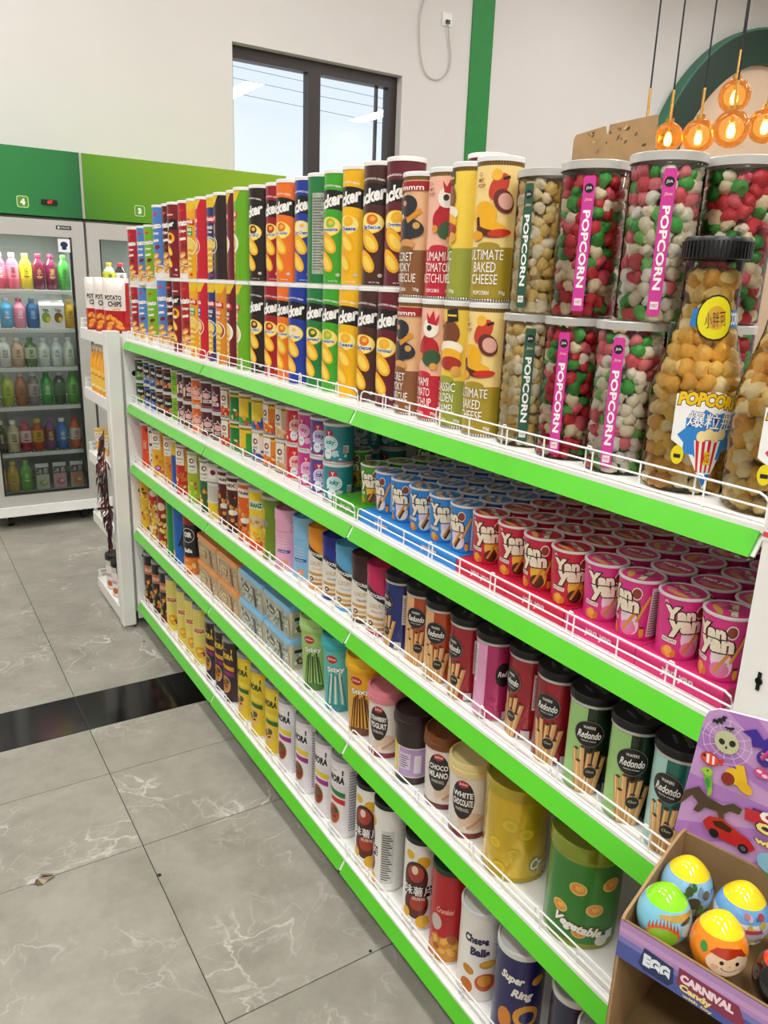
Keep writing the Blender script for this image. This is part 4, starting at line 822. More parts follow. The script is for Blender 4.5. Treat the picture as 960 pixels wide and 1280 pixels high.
def bucket(key, d, lidc, bodyc, shapes, H=.2, Rb=.038, Rt=.0455, face=-45, lt=.026, cat='bucket', name='snack_bucket'):
    rf = lambda y: Rb + (Rt - Rb) * y
    hb = H - lt
    m = MB(); m.lathe([(0, .0), (Rb - .002, 0), (Rb, .003), (Rt, hb), (Rt, H - .01), (0, H - .01)], 36, bodyc); body = m.mesh('body')
    l = MB(); l.lathe([(Rt, H - lt - .006, lidc), (Rt + .004, H - lt - .006, lidc), (Rt + .004, H - lt + .006, lidc), (Rt + .0025, H - lt + .007, lidc), (Rt + .003, H - .003, lidc), (Rt + .0015, H, lidc), (Rt - .002, H, lidc), (Rt - .0035, H - .006, lidc), (0, H - .006, lidc)], 36)
    kind(key, name, d, cat, Rt + .004, H, [('body', body, M_LID), ('label_print', cyl_print('label_print', shapes, rf, hb), M_PRINT), ('lid', l.mesh('lid'), M_LID)], face)
def sticks(word, c, acc, fg=W):
    s = [('e', -.25, .82, .35, .06, '#c02030'), ('t', 'Julies', -.25, .82, .04, .5, W), ('t', word, .0, .66, .10, 1.1, fg, {'rot': 8, 'bold': .04, 'out': acc, 'ow': .04})]
    for i in range(7): s.append(('b', -.5 + .17 * i, .32 + .03 * (i % 3), .10, .5, -8 + 3 * i, c if i % 2 else acc))
    return s + [('e', 0, .06, .8, .06, acc)]
bucket('b_mar', 'bucket of chocolate sticks with dark red lid', '#8c1438', '#7a1230', sticks('Wafer', '#3a1a12', '#2a0f0c') + [('r', -.7, .7, .0, .10, '#5a1020')]); bucket('b_grn', 'bucket of wafer sticks with pale green lid', '#b4dc86', '#a8d272', sticks('Stixy', '#3a2a1a', '#4a7a2a')); bucket('b_teal', 'bucket of wafer sticks with turquoise lid', '#3ab4bc', '#5cc0b8', sticks('Stixy', '#e8e0d0', '#2a8a90')); bucket('b_yel', 'bucket of chocolate sticks with yellow lid', '#f4bc10', '#eeb012', sticks('Stixy', '#4a2410', '#6a3410'))
def tub(key, d, lidc, l1, l2, tint):
    s = [('r', -PI, PI, 0, .09, tint), ('e', .35, .28, .7, .14, '#dcc0a4'), ('b', .2, .2, 1.0, .05, 30, '#e8d4bc'), ('b', .5, .24, .9, .05, 35, '#c89a7a'), ('e', -.15, .60, .58, .30, '#1c1416'), ('e', -.15, .84, .28, .055, '#b81c2c'), ('t', 'Julies', -.15, .84, .05, .4, W), ('t', l1, -.15, .68, .085, 1.0, W, {'bold': .03}), ('t', l2, -.15, .56, .10, 1.02, W, {'bold': .03}), ('t', 'WAFER ROLL', -.15, .45, .05, .7, '#e8d8c8')]
    bucket(key, d, lidc, '#efe6dc', s, H=.165, Rb=.038, Rt=.0415, face=-48, lt=.022, cat='tub', name='wafer_tub')
tub('w_pink', 'tub of strawberry yogurt wafer rolls with pink lid', '#e88a94', 'STRAWBERRY', 'YOGURT', '#8a1c3a'); tub('w_dark', 'tub of wafer rolls with dark brown lid turned to its purple back', '#2a1512', 'DARK', 'CHOCO', '#3a1a14'); tub('w_brown', 'tub of wafer rolls with brown lid', '#7a4218', 'CHOCO', 'MILANO', '#6a1a2a'); tub('w_cream', 'tub of white chocolate wafer rolls with cream lid', '#e8d494', 'WHITE', 'CHOCOLATE', '#7a1420')
K['w_dark'].parts[1] = ('label_print', cyl_print('label_print', [('r', -PI, PI, 0, .12, '#2a1a1a'), ('r', -.6, 1.4, .14, .60, '#b89ac8'), ('r', -.55, .1, .25, .52, '#d8cce0'), ('r', .3, .7, .2, .5, '#e6dfe8'), ('r', -PI, PI, .62, 1.0, '#2a1512'), ('p', [(-1.4, .15), (-.75, .2), (-.75, .62), (-1.4, .7)], '#e8c81e')] + fine(-.5, .05, .28, .5, 6, '#6a5a78'), lambda y: .038 + .0035 * y, .143), M_PRINT)
def bigtin(key, d, col, c2, word, R=.059, H=.19):
    s = [('r', -PI, PI, 0, .06, c2), ('r', -PI, PI, .93, 1, c2)]
    for x, y, r in ((-.35, .66, .24), (.15, .45, .24), (-.8, .40, .22), (.55, .72, .26), (-.2, .18, .2)): s += [('e', x, y, r, r * .29, '#b8921a' if c2 == '#b8a41a' else '#e6d28a'), ('e', x, y, r * .88, r * .25, '#d9b62c' if c2 == '#b8a41a' else '#e8982a'), ('e', x + .03, y + .01, r * .5, r * .13, '#e6ca50' if c2 == '#b8a41a' else '#f3b84a')] + [('e', x + r * .4 * math.cos(k), y + r * .12 * math.sin(k), .014, .008, '#9a7a14') for k in (0.3, 1.6, 2.9, 4.2, 5.5)]
    s += [('t', word, -.25 if len(word) > 4 else .75, .22, .13, 1.35 if len(word) > 4 else .5, W if len(word) > 4 else '#e8f0d0', {'rot': -12 if len(word) > 4 else 0, 'shear': .25, 'bold': .05, 'out': '#8a1a2a' if len(word) > 4 else '#1d5a2a', 'ow': .04}), ('e', .45, .10, .2, .06, '#e8e4dc'), ('r', .55, .8, .1, .2, '#dfe8ee')]
    parts = [('body', cyl_body(R, H - .02, col), M_TIN), ('label_print', cyl_print('label_print', [('r', -PI, PI, .012, .99, col)] + s, lambda y: R, H - .02), M_PRINT), ('lid', lid_mesh(R, H, .024, c2, c2, .0025, .005), M_TIN)]
    lp = flat_print('lid_print', [('e', .012, -.008, .024, .02, '#d99a2a'), ('e', .012, -.008, .018, .015, '#efbc4a'), ('t', word[:2], -.025, .024, .016, .03, W, {'shear': .25, 'bold': .05, 'out': '#1d3a2a', 'ow': .04}), ('e', .03, .014, .01, .008, '#e8e8e8')], (0, 0, H - .0048), (.45, -.89, 0), (.89, .45, 0)); parts.append(('lid_print', lp, M_PRINT))
    kind(key, 'cracker_tin', d, 'tin', R + .0025, H, parts, -40)
bigtin('g_yel', 'big round yellow cracker tin', '#d9b61e', '#b8a41a', 'Cream'); bigtin('g_grn', 'big round green vegetable cracker tin', '#2f7d22', '#8a9a1e', 'Vegetable')
K['g_yel'].parts[1] = ('label_print', cyl_print('label_print', [('r', -PI, PI, 0, .06, '#b8a41a')] + [q for x, y, r in ((-.3, .68, .26), (.2, .60, .24), (-.75, .42, .22), (-.55, .15, .24), (-.1, .36, .2)) for q in (('e', x, y, r, r * .29, '#c8a41c'), ('e', x, y, r * .88, r * .25, '#dcc02c'), ('e', x, y, r * .5, r * .14, '#cfae22'))] + [('t', 'Cr', .62, .22, .15, .42, '#e8f0d0', {'shear': .25, 'bold': .05, 'out': '#1d5a2a', 'ow': .05})], lambda y: .059, .17), M_PRINT)
# --- bottom shelf
def bot(key, d, col, shapes, lid='#9a9c9c', R=.0375, H=.228, face=-45, rim='#c8c8c4', **k): can(key, 'snack_can', d, R, H, col, shapes, lid=lid, lt=.012, face=face, top=k.pop('top', '#a8aaaa'), rim=rim, **k)
bot('z_drk', 'black snack can with orange label and grey lid', '#1f1814', [('r', -.8, .8, .62, .80, '#c8714a'), ('t', 'SALSA', -.1, .71, .07, 1.0, '#f0dcc0', {'bold': .04})] + pile(['#e0a83a', '#6a8a3a', '#c8522a', '#2a1a10'], 4, 34, .5)); bot('z_yel', 'pale yellow snack can with red logo and grey lid', '#e9d96a', [('b', 0, .80, .03, .35, 0, '#f6efc0'), ('r', -.7, .6, .56, .68, '#f0e0a0'), ('t', 'BIGGA', -.05, .62, .08, 1.1, '#c0281c', {'bold': .05}), ('e', .0, .25, .5, .09, '#e8a020'), ('e', .2, .2, .3, .06, '#7a2a5a')] + pile(['#f0c83a', '#e8a81e'], 7, 12, .3))
def mam(key, cn, col, top_, txtc, band1, band2, pic):
    bot(key, cn, col, [('r', -PI, PI, .70, .94, top_), ('b', -.3, .88, .8, .008, -3, band1), ('e', .55, .88, .06, .02, txtc), ('b', .55, .85, .1, .04, 0, txtc), ('t', 'MAMORA', -.25, .775, .10, 1.9, txtc, {'bold': .06, 'rot': -4}), ('p', [(-1.0, .66), (.75, .60), (.75, .53), (-1.0, .60)], band1), ('p', [(-.4, .54), (.75, .51), (.75, .44), (-.4, .48)], band2), ('e', -.15, .30, .58, .14, '#d8b48a'), ('e', -.15, .30, .52, .125, pic)] + spk(16, -.5, .25, .22, .38, ['#a8341c', '#6a1c10', '#c85a2a', pic], (.12, .03), 6) + [('e', .1, .36, .2, .04, '#3a5a2a', 30)] + fine(1.0, 1.8, .1, .9, 22, '#9a9aa0'), face=-72)
mam('ma_drk', 'dark purple snack can with grey lid', '#3a1f2c', '#2a2018', '#e8c83a', '#e0a82a', '#8a2a6a', '#c8862a'); mam('ma_yel', 'yellow snack can with dark green lettering', '#e2c41c', '#ecd22a', '#1f3a1a', '#e8d84a', '#2a6a2a', '#e0b84a'); mam('ma_wht', 'white snack can with yellow and purple bands', '#e6e2e4', '#efecee', '#1d1a1c', '#e8d02a', '#a02a8a', '#8a2a1c'); mam('ma_grn', 'white snack can with green and red bands', '#e6e2e4', '#efecee', '#1d1a1c', '#2a7a3a', '#c8201e', '#b04a22')
def shu(key, d, face):
    s = [('e', -.6, .86, .3, .05, '#e8b81a'), ('e', .25, .80, .4, .07, '#e2b01a'), ('e', -.2, .60, .75, .2, '#4a1410'), ('e', -.2, .66, .5, .10, '#b03a2a'), ('e', -.25, .70, .2, .05, '#f0d8c0'), ('e', -.1, .30, .75, .17, '#5a1c10'), ('e', .0, .32, .5, .09, '#a8381c'), ('r', -.9, .85, .40, .52, '#16120f'), ('t', '味薯片', .0, .46, .112, 1.75, W, {'bold': .008}), ('t', '烧烤味', .05, .372, .042, .8, '#f0e8d8', {'bold': 0.0}), ('e', .35, .10, .42, .08, '#e8b41a'), ('e', -.7, .18, .25, .06, '#e8b41a'), ('r', 1.1, 1.9, .1, .75, '#d8d6d0')] + fine(1.15, 1.85, .14, .72, 20, '#333333')
    bot(key, d, '#f0eee8', s, lid='#141414', top='#141414', rim='#1a1a1a', face=face)
shu('sh_a', 'white potato chip can with black lid and noodle picture', -48); shu('sh_b', 'white potato chip can with black lid turned to its back', -125)
bot('cr_red', 'red snack can with dark green lid', '#b8141e', [('t', 'Crumbini', -.1, .60, .06, 1.0, '#f0c8b0', {'shear': .3}), ('e', -.6, .45, .35, .09, '#c8b8b0'), ('e', .0, .14, 1.1, .16, '#d08a2a')] + spk(14, -1, 1, .04, .3, ['#e8b04a', '#c87a22', '#a85a1a'], (.25, .03), 3), lid='#123a1c', top='#123a1c', rim='#8a1a1a', face=-50)
bot('chz', 'white cheese balls can with white lid', '#f1eee6', [('t', 'Cheese', -.35, .74, .10, 1.15, '#1c1a4a', {'bold': .06}), ('t', 'Balls', -.15, .60, .10, .9, '#1c1a4a', {'bold': .06}), ('e', .25, .46, .40, .05, '#d99a2a', 10), ('e', .25, .465, .30, .03, '#efb84a', 10), ('e', -.65, .36, .3, .05, '#c8861e', -30), ('e', .2, .24, .5, .11, '#c8561a'), ('e', .15, .26, .32, .07, '#e8982a'), ('e', -.7, .16, .32, .09, '#d0701e')], lid='#e6e6e2', top='#dcdcd8', R=.043, H=.208, face=-38, rim=None)
bot('sup', 'navy cheese ring can with white lid', '#1e1c5c', [('t', 'Super', -.45, .76, .12, 1.0, W, {'bold': .05, 'shear': .2, 'rot': -6, 'out': '#0c0a2a', 'ow': .03}), ('t', 'Ring', .0, .60, .12, .9, W, {'bold': .05, 'shear': .2, 'rot': -6, 'out': '#0c0a2a', 'ow': .03}), ('e', .62, .76, .28, .05, '#d99a2a', 25), ('e', .25, .36, .55, .13, '#e8a22a', 15), ('e', .28, .35, .34, .07, '#1e1c5c', 15), ('e', -.65, .3, .3, .12, '#d8861e')], lid='#e6e6e2', top='#d8d8d6', R=.0455, H=.21, face=-35, rim=None)
bot('blu', 'dark blue snack can with orange rings', '#16183c', [('e', 0, .6, .5, .12, '#e0852a'), ('e', 0, .6, .3, .07, '#16183c'), ('e', .2, .35, .5, .12, '#d8741e'), ('e', .2, .35, .28, .06, '#16183c')], lid='#e0e0dc', R=.04, H=.2); bot('rdc', 'plain red snack can beside dark blue can', '#c01a24', [('t', 'SNACK', 0, .6, .08, 1, W)], lid='#e0e0dc', R=.04, H=.2)
tall4('pk_end', 'beige snack tube behind the toy egg display', '#e2c29c', [('e', -.2, .5, .3, .06, '#c02858'), ('t', 'D', -.2, .5, .06, None, W, {'bold': .05})] + pile(['#d8923a', '#f0d0a0'], 3, 20, .4), H=.16, R=.038, face=-30)

# ------------------------------------------------------------------ placing
PLACED = []
def put(key, x, y, z, rot, tier, where, group=None, desc=None):
    k = K[key]
    o = thing(k.name, '', k.cat, (x, y, z), rot, group)
    for pn, me, mt in k.parts:
        p = link(pn, me, mt, o)
        if pn == 'popcorn': p['kind'] = 'stuff'
    PLACED.append((o, desc or k.desc, tier, where, y)); return o
def row(tier, items, z, where, group, xf=.036, dx=0.0, prev=None):
    """items: (kind, left outline in pixels), far to near; solved so each outline falls where the photo shows it"""
    prev = [] if prev is None else prev; out = []
    for it in reversed(items):
        key, u = it[0], it[1]; k = K[key]; rot = (it[2] if len(it) > 2 else k.face + random.uniform(-5, 5)); X = xf + k.r + dx
        for _ in range(24):
            Y = solve_y(u, X, z + k.h * .5, k.r)
            if all((X - a) ** 2 + (Y - b) ** 2 >= (k.r + r + .0006) ** 2 for a, b, r in prev): break
            X += .003
        if any((X - a) ** 2 + (Y - b) ** 2 < (k.r + r + .0006) ** 2 for a, b, r in prev):
            X = xf + k.r + dx; Y = max([b + math.sqrt(max(0, (k.r + r + .0008) ** 2 - (X - a) ** 2)) for a, b, r in prev if abs(X - a) < k.r + r])
        if Y > 2.70 - k.r: Y = 2.70 - k.r
        prev.append((X, Y, k.r)); out.append((key, X, Y)); put(key, X, Y, z, R_(rot), tier, where, group)
    return out[::-1]
# top shelf
T1L = [('q_red', 161), ('q_blue', 173), ('q_green', 184), ('p_blue', 197), ('p_dark', 208), ('p_crim', 215.6), ('p_red', 226), ('t_yel', 237), ('t_red', 247.5, -85), ('t_blue', 260), ('t_orange', 269.5), ('t_maroon', 283, -85), ('t_green', 295), ('j_black', 312.5), ('j_red', 330), ('j_orange', 346), ('j_blue', 360), ('j_green', 382.5), ('j_lime', 402), ('j_yellow', 422), ('j_brown', 446), ('j_maroon', 470)]
T1Q = [('q_red', 159), ('q_blue', 171.5), ('q_green', 180.5)]
T1U = [('p_blue', 191), ('p_dark', 203), ('p_crim', 209.5), ('p_red', 223), ('t_yel', 233.5), ('t_red', 244), ('t_blue', 258.5), ('t_black', 267), ('t_maroon', 283), ('t_green', 292), ('j_black', 311), ('j_red', 332), ('j_orange', 345), ('j_blue', 368), ('j_green', 384, -165), ('j_lime', 404, -72), ('j_yellow', 427), ('j_brown', 453), ('j_maroon', 481, -62)]
g1 = 'crisps cans on the top shelf'
D = DECK[0]
O1 = [('o_brown', 495, -92), ('o_red', 524, -88), ('o_caramel', 551, -86), ('o_cheese', 581, -74)]; O2 = [('o_brown', 501, -84), ('o_red', 533, -62), ('o_caramel', 561, -125), ('o_cheese', 591, -58)]
g2 = 'popcorn cans on the top shelf'; g3 = 'popcorn jars on the top shelf'; g4 = 'popcorn bottles on the top shelf'
PL, PU = [], []
row(0, [('bot_b', 817, -33)], D + .0005, 'lower row', g4, prev=PL); put('bot_p', .092, PL[0][1] - .121, D + .0005, R_(-36), 0, 'lower row', g4)
row(0, [('jar_y', 624, -48), ('jar_1', 674, -68), ('jar_2', 736, -68)], D + .0005, 'lower row', g3, prev=PL); PU += [(a_, b_, .041) for a_, b_, r_ in PL[:1]]
row(0, [('jar_y', 640, -80), ('jar_1', 693, -55), ('jar_2', 776, -46)], D + .206, 'upper row', g3, prev=PU)
row(0, O1, D + .0005, 'lower row', g2, prev=PL); row(0, O2, D + .219, 'upper row', g2, prev=PU)
row(0, T1L, D + .0005, 'lower row', g1, prev=PL); row(0, T1U, D + .0005 + .2355, 'upper row', g1, prev=PU); row(0, T1Q, D + .0005 + .2065, 'upper row', g1, prev=PU)
put('jar_1', .186, .215, D + .0005, R_(60), 0, 'under the jar behind', g3); put('jar_1', .186, .215, D + .206, R_(60), 0, 'behind the popcorn bottle', g3)
put('j_maroon', .185, .735, D + .2365, R_(-50), 0, 'behind the cartoon popcorn cans', g1); put('j_maroon', .185, .735, D + .0005, R_(-50), 0, 'under the maroon can behind', g1)
# second shelf, two high
D = DECK[1]; gs = 'short snack cans on the second shelf'
A2 = ['n_green', 'n_blue', 'n_blue', 'n_brown', 'n_red', 's_lime', 'st_mar', 'st_brn', 'st_org', 'st_mar', 'st_mar', 'z_red', 'z_green', 'z_yelg', 'z_yelb', 'z_org', 'z_bei', 'i_red', 'i_pink', 'i_pur', 'i_teal']
UL = [170, 180, 187.5, 194.5, 204, 214.7, 221.5, 229, 240, 251, 265, 276, 287, 299, 314.5, 329, 344, 357, 372, 387, 403]
UU = [169.5, 178, 186, 196, 202.5, 213.5, 221, 229, 238.7, 250, 266, 275.5, 286, 298, 314, 329, 345.5, 358.5, 374, 391, 411]
LB = list(A2); LB[12] = 'z_green'; LB[14] = 'z_whb'; LB[10] = 'st_brn'
HS = .0895
def two_high(keys, us, z, where):
    # equal pitch far to near so that the upper layer rests on the lower one
    return row(1, list(zip(keys, us)), z, where, gs)
low2 = two_high(LB, UL, D + .0005, 'lower row')
for (key, X, Y), ku in zip(low2, A2):
    hh = K[key].h; put(ku, X, Y, D + .0010 + hh, R_(K[ku].face + random.uniform(-25, 15)), 1, 'upper row', gs)
for i in range(2):
    for q in range(2): put('i_teal', .205 + .080 * i, low2[-1][2] + .10, D + .0005 + q * .0925, R_(-60), 1, ('lower row', 'upper row')[q] + (' behind the first teal can', ' deepest behind the teal cans')[i], gs)
# trays and cups
CU = [('y_green', 431.5, -80), ('y_green', 450, -68), ('y_blue', 468, -105), ('y_blue', 488, -78), ('y_blue', 510, -55), ('y_blue', 535, -50), ('y_blue', 561, -98), ('y_red', 589, -55), ('y_red', 620, -48), ('y_red', 652, -78), ('y_red', 686, -48), ('y_pink', 727, -50), ('y_pink', 769, -100), ('y_pink', 818, -45), ('y_pink', 872, -85)]
zc = D + .0262
front = row(1, CU, zc, 'front row', 'biscuit stick cups on the second shelf', xf=.042, prev=[(a_, b_, K[k_].r) for k_, a_, b_ in low2[-3:]])
cupcol = {'y_green': ('green', '#4aa52c'), 'y_blue': ('blue', '#2f8ddc'), 'y_red': ('red', '#d01c42'), 'y_pink': ('pink', '#dc2f78')}
byc = {}
for key, X, Y in front: byc.setdefault(key, []).append(Y)
lastlo = None
for key in ('y_pink', 'y_red', 'y_blue', 'y_green'):
    Ys = sorted(byc[key]); a, b = Ys[0] - .034, Ys[-1] + .034
    if lastlo is not None: a = max(a, lastlo + .001)
    if key != 'y_green':
        nxt = {'y_pink': 'y_red', 'y_red': 'y_blue', 'y_blue': 'y_green'}[key]; b = (Ys[-1] + min(byc[nxt])) / 2
    if key == 'y_green': b = min(b, low2[-1][2] - K['i_teal'].r - .001)
    lastlo = b
    n = 2 if len(Ys) > 3 else 1
    for i in range(n):
        y0, y1 = a + (b - a) * i / n + .0006, a + (b - a) * (i + 1) / n - .0006
        m = MB(); c = cupcol[key][1]; m.prism([(.036, .0003), (.390, .0003), (.390, .0255), (.039, .0255), (.036, .0235)], 1, y0, y1, c)
        t = thing('display_tray', '%s cardboard tray under the %s biscuit stick cups%s' % (cupcol[key][0], cupcol[key][0], ('' if n == 1 else ', nearer half' if i == 0 else ', farther half')), 'tray', (0, 0, D), 0, 'cardboard trays under the cups')
        link('tray_board', m.mesh('tray_board', smooth=False), M_CARD, t)
        pr = flat_print('tray_print', [('t', 'yan yan', (y1 - y0) * .5, .012, .012, .05, '#f6d8dc', {'bold': .04, 'shear': .1})], (.0358, y1, 0), (0, -1, 0), (0, 0, 1)); link('tray_print', pr, M_PRINT, t)
ordn = ['first', 'second', 'third', 'fourth', 'fifth', 'sixth', 'seventh']
ORD20 = ordn + ['eighth', 'ninth', 'tenth', 'eleventh', 'twelfth', 'thirteenth', 'fourteenth', 'fifteenth', 'sixteenth']
for ri in range(1, 5):
    for key, X, Y in front:
        if X + .0665 * ri > .365 or any((X + .0665 * ri - low2[-1][1] - .079 * q_) ** 2 + (Y - low2[-1][2]) ** 2 < (K['i_teal'].r + .034) ** 2 for q_ in range(3)): continue
        o = put(key, X + .0665 * ri, Y, zc, R_(K[key].face + random.uniform(-60, 60)), 1, 'BACK', 'biscuit stick cups in the rows behind')
        o['label'] = '%s biscuit stick cup, %s row back, %s cup from the left' % (cupcol[key][0], ordn[ri], ORD20[len(front) - 1 - [f_[2] for f_ in sorted(front, key=lambda q_: q_[2])].index(Y)])
# third shelf
D = DECK[2]
T3 = [('m_dkred', 173), ('m_orange', 176.5), ('m_white', 185.5), ('m_yel', 190), ('m_org2', 204.5), ('m_blue', 213.5), ('m_red', 219.5), ('m_lime', 234), ('m_dkgr', 249), ('m_back', 259), ('m_nut1', 272), ('m_nut2', 283), ('m_nut3', 297), ('m_ylw', 311), ('m_olive', 327.5), ('c_pink', 343.5), ('c_sky', 366), ('l_org', 385), ('l_navy', 402.5), ('l_sky', 419), ('l_brown', 439), ('l_pink', 458), ('r_navy', 480), ('r_org', 506), ('r_org', 529.5), ('r_red', 560), ('r_pink', 592), ('r_red', 633), ('r_red', 667, -62), ('r_green', 707), ('r_green', 757), ('r_teal', 810)]
row(2, T3[1:], D + .0005, '', 'cans and tins on the third shelf', xf=.0295)
# fourth shelf
D = DECK[3]
T4a = [('f_yel', 175), ('f_yr', 185.6), ('f_red', 196.5), ('f_green', 208), ('f_blue', 216), ('f_oir', 229)]
T4b = [('b_mar', 361), ('b_grn', 374), ('b_teal', 401), ('b_yel', 431), ('w_pink', 458), ('w_dark', 491), ('w_brown', 528), ('w_cream', 558), ('g_yel', 604), ('g_grn', 683)]
row(3, T4a, D + .0005, '', 'tall cans on the fourth shelf', xf=.0295); put('b_mar', .20, solve_y(364, .20, D + .1, .0495), D + .0005, R_(-50), 3, '', 'buckets, tubs and tins on the fourth shelf'); n4 = row(3, T4b[1:], D + .0005, '', 'buckets, tubs and tins on the fourth shelf', xf=.0295)
put('pk_end', .075, .045, D + .0005, R_(-30), 3, '', None)
# bottom shelf
D = DECK[4]
T5 = [('z_drk', 179), ('z_drk', 190), ('z_drk', 199.5), ('z_yel', 207.5), ('z_yel', 221), ('z_yel', 231), ('z_yel', 241), ('ma_drk', 256.5), ('ma_drk', 268.5), ('ma_drk', 279), ('ma_yel', 297), ('ma_yel', 313), ('ma_yel', 331), ('ma_wht', 347.5), ('ma_wht', 369), ('ma_wht', 393), ('ma_grn', 413), ('sh_a', 444), ('sh_b', 466), ('sh_a', 504), ('cr_red', 538), ('chz', 573), ('sup', 617), ('blu', 684), ('rdc', 714)]
row(4, T5, D + .0005, '', 'cans on the bottom shelf', xf=.0295)
# ------------------------------------------------------------------ rectangular tubs, two wide and two high per colour
def rrect(hx, hy, r, n=5):
    P = []
    for cx, cy, a0 in ((hx - r, hy - r, 0), (-hx + r, hy - r, 90), (-hx + r, -hy + r, 180), (hx - r, -hy + r, 270)):
        for i in range(n): a = R_(a0 + 90 * i / (n - 1)); P.append((cx + r * math.cos(a), cy + r * math.sin(a)))
    return P
def loft(rings, col, cap=True):
    m = MB(); n = len(rings[0][0])
    for k, (P, z) in enumerate(rings): m.v += [(x, y, z) for x, y in P]
    for k in range(len(rings) - 1):
        for i in range(n): m.f.append([k * n + i, k * n + (i + 1) % n, (k + 1) * n + (i + 1) % n, (k + 1) * n + i]); m.c.append(lin(col))
    if cap:
        m.f.append(list(reversed(range(n)))); m.f.append([(len(rings) - 1) * n + i for i in range(n)]); m.c += [lin(col)] * 2
    return m
def rect_tub(x, y, z, hy, lidc, art, label, group):
    hx, H = .048, .094
    t = thing('nut_tub', label, 'tub', (x, y, z), 0, group)
    link('body', loft([(rrect(hx - .008, hy - .010, .012), 0), (rrect(hx - .002, hy - .004, .014), H - .012)], '#d8c8a8').mesh('body'), M_LID, t)
    link('lid', loft([(rrect(hx, hy - .001, .015), H - .016), (rrect(hx + .0005, hy - .0005, .015), H - .006), (rrect(hx - .002, hy - .003, .014), H)], lidc).mesh('lid'), M_LID, t)
    w = 2 * (hy - .012); s = [('r', 0, w, .004, .072, art[0])]
    rn = random.Random(art[1])
    for _ in range(60):
        cx, cy = rn.uniform(.006, w - .006), rn.uniform(.010, .066); s.append(('e', cx, cy, rn.uniform(.003, .006), rn.uniform(.002, .004), rn.choice(art[2]), rn.uniform(0, 180)))
    s += [('e', w * .3, .046, .020, .012, art[3]), ('t', 'Nuts', w * .3, .046, .012, .030, art[4], {'bold': .05}), ('b', w * .68, .036, .012, .058, 6, '#7a4a2a' if lidc.startswith('#e') else '#2a2a34')]
    # tapered front: the print leans with the wall
    n = Vector((-1, 0, -.006 / .082)).normalized(); up2 = Vector((-.006, 0, .082)).normalized()
    link('label_print', flat_print('label_print', s, (-(hx - .008) - .0006, hy - .012, .0), (0, -1, 0), tuple(up2)), M_PRINT, t)
    s2 = [('r', .008, .078, .006, .072, art[0]), ('r', .014, .07, .052, .062, '#2a2a34'), ('e', .034, .028, .016, .012, '#6a4a34', 20), ('e', .052, .026, .012, .014, '#c99a8a')] + [('e', rn.uniform(.014, .072), rn.uniform(.01, .05), .004, .003, rn.choice(art[2])) for _ in range(16)]
    up3 = Vector((0, -.006, .082)).normalized(); link('side_print', flat_print('side_print', s2, (-(hx - .004), -(hy - .010) - .0006, 0), (1, 0, 0), tuple(up3)), M_PRINT, t)
zt = DECK[3] + .0005
EDG = [solve_y(u, .0345, zt + .07, .0004) for u in (245.5, 271, 297, 327.5, 361)]
art_o = ('#c9a878', 3, ['#8a5a2c', '#e8d8b0', '#d9b06a', '#6a4a2a', '#f0e8d0', '#5a7a4a'], '#f0d890', '#6a8a1e'); art_b = ('#b9c2b0', 4, ['#e8e4d0', '#6a7a3a', '#3a3428', '#d8c89a', '#8a9aa8', '#f2f0e6'], '#2a2018', '#f0e8d0')
for i in range(4):
    y1, y0 = EDG[i], EDG[i + 1]; hy = (y1 - y0) / 2 - .0004; o_ = i < 2
    for q in range(2):
        rect_tub(.0835, (y0 + y1) / 2, zt + q * .0945, hy, '#e59a52' if o_ else '#86c4ea', art_o if o_ else art_b,
                 '%s lidded rectangular nut tub, %s, %s one' % ('orange' if o_ else 'light blue', ('lower', 'upper')[q] + ' row', ('farther', 'nearer')[i % 2]), 'rectangular nut tubs on the fourth shelf')

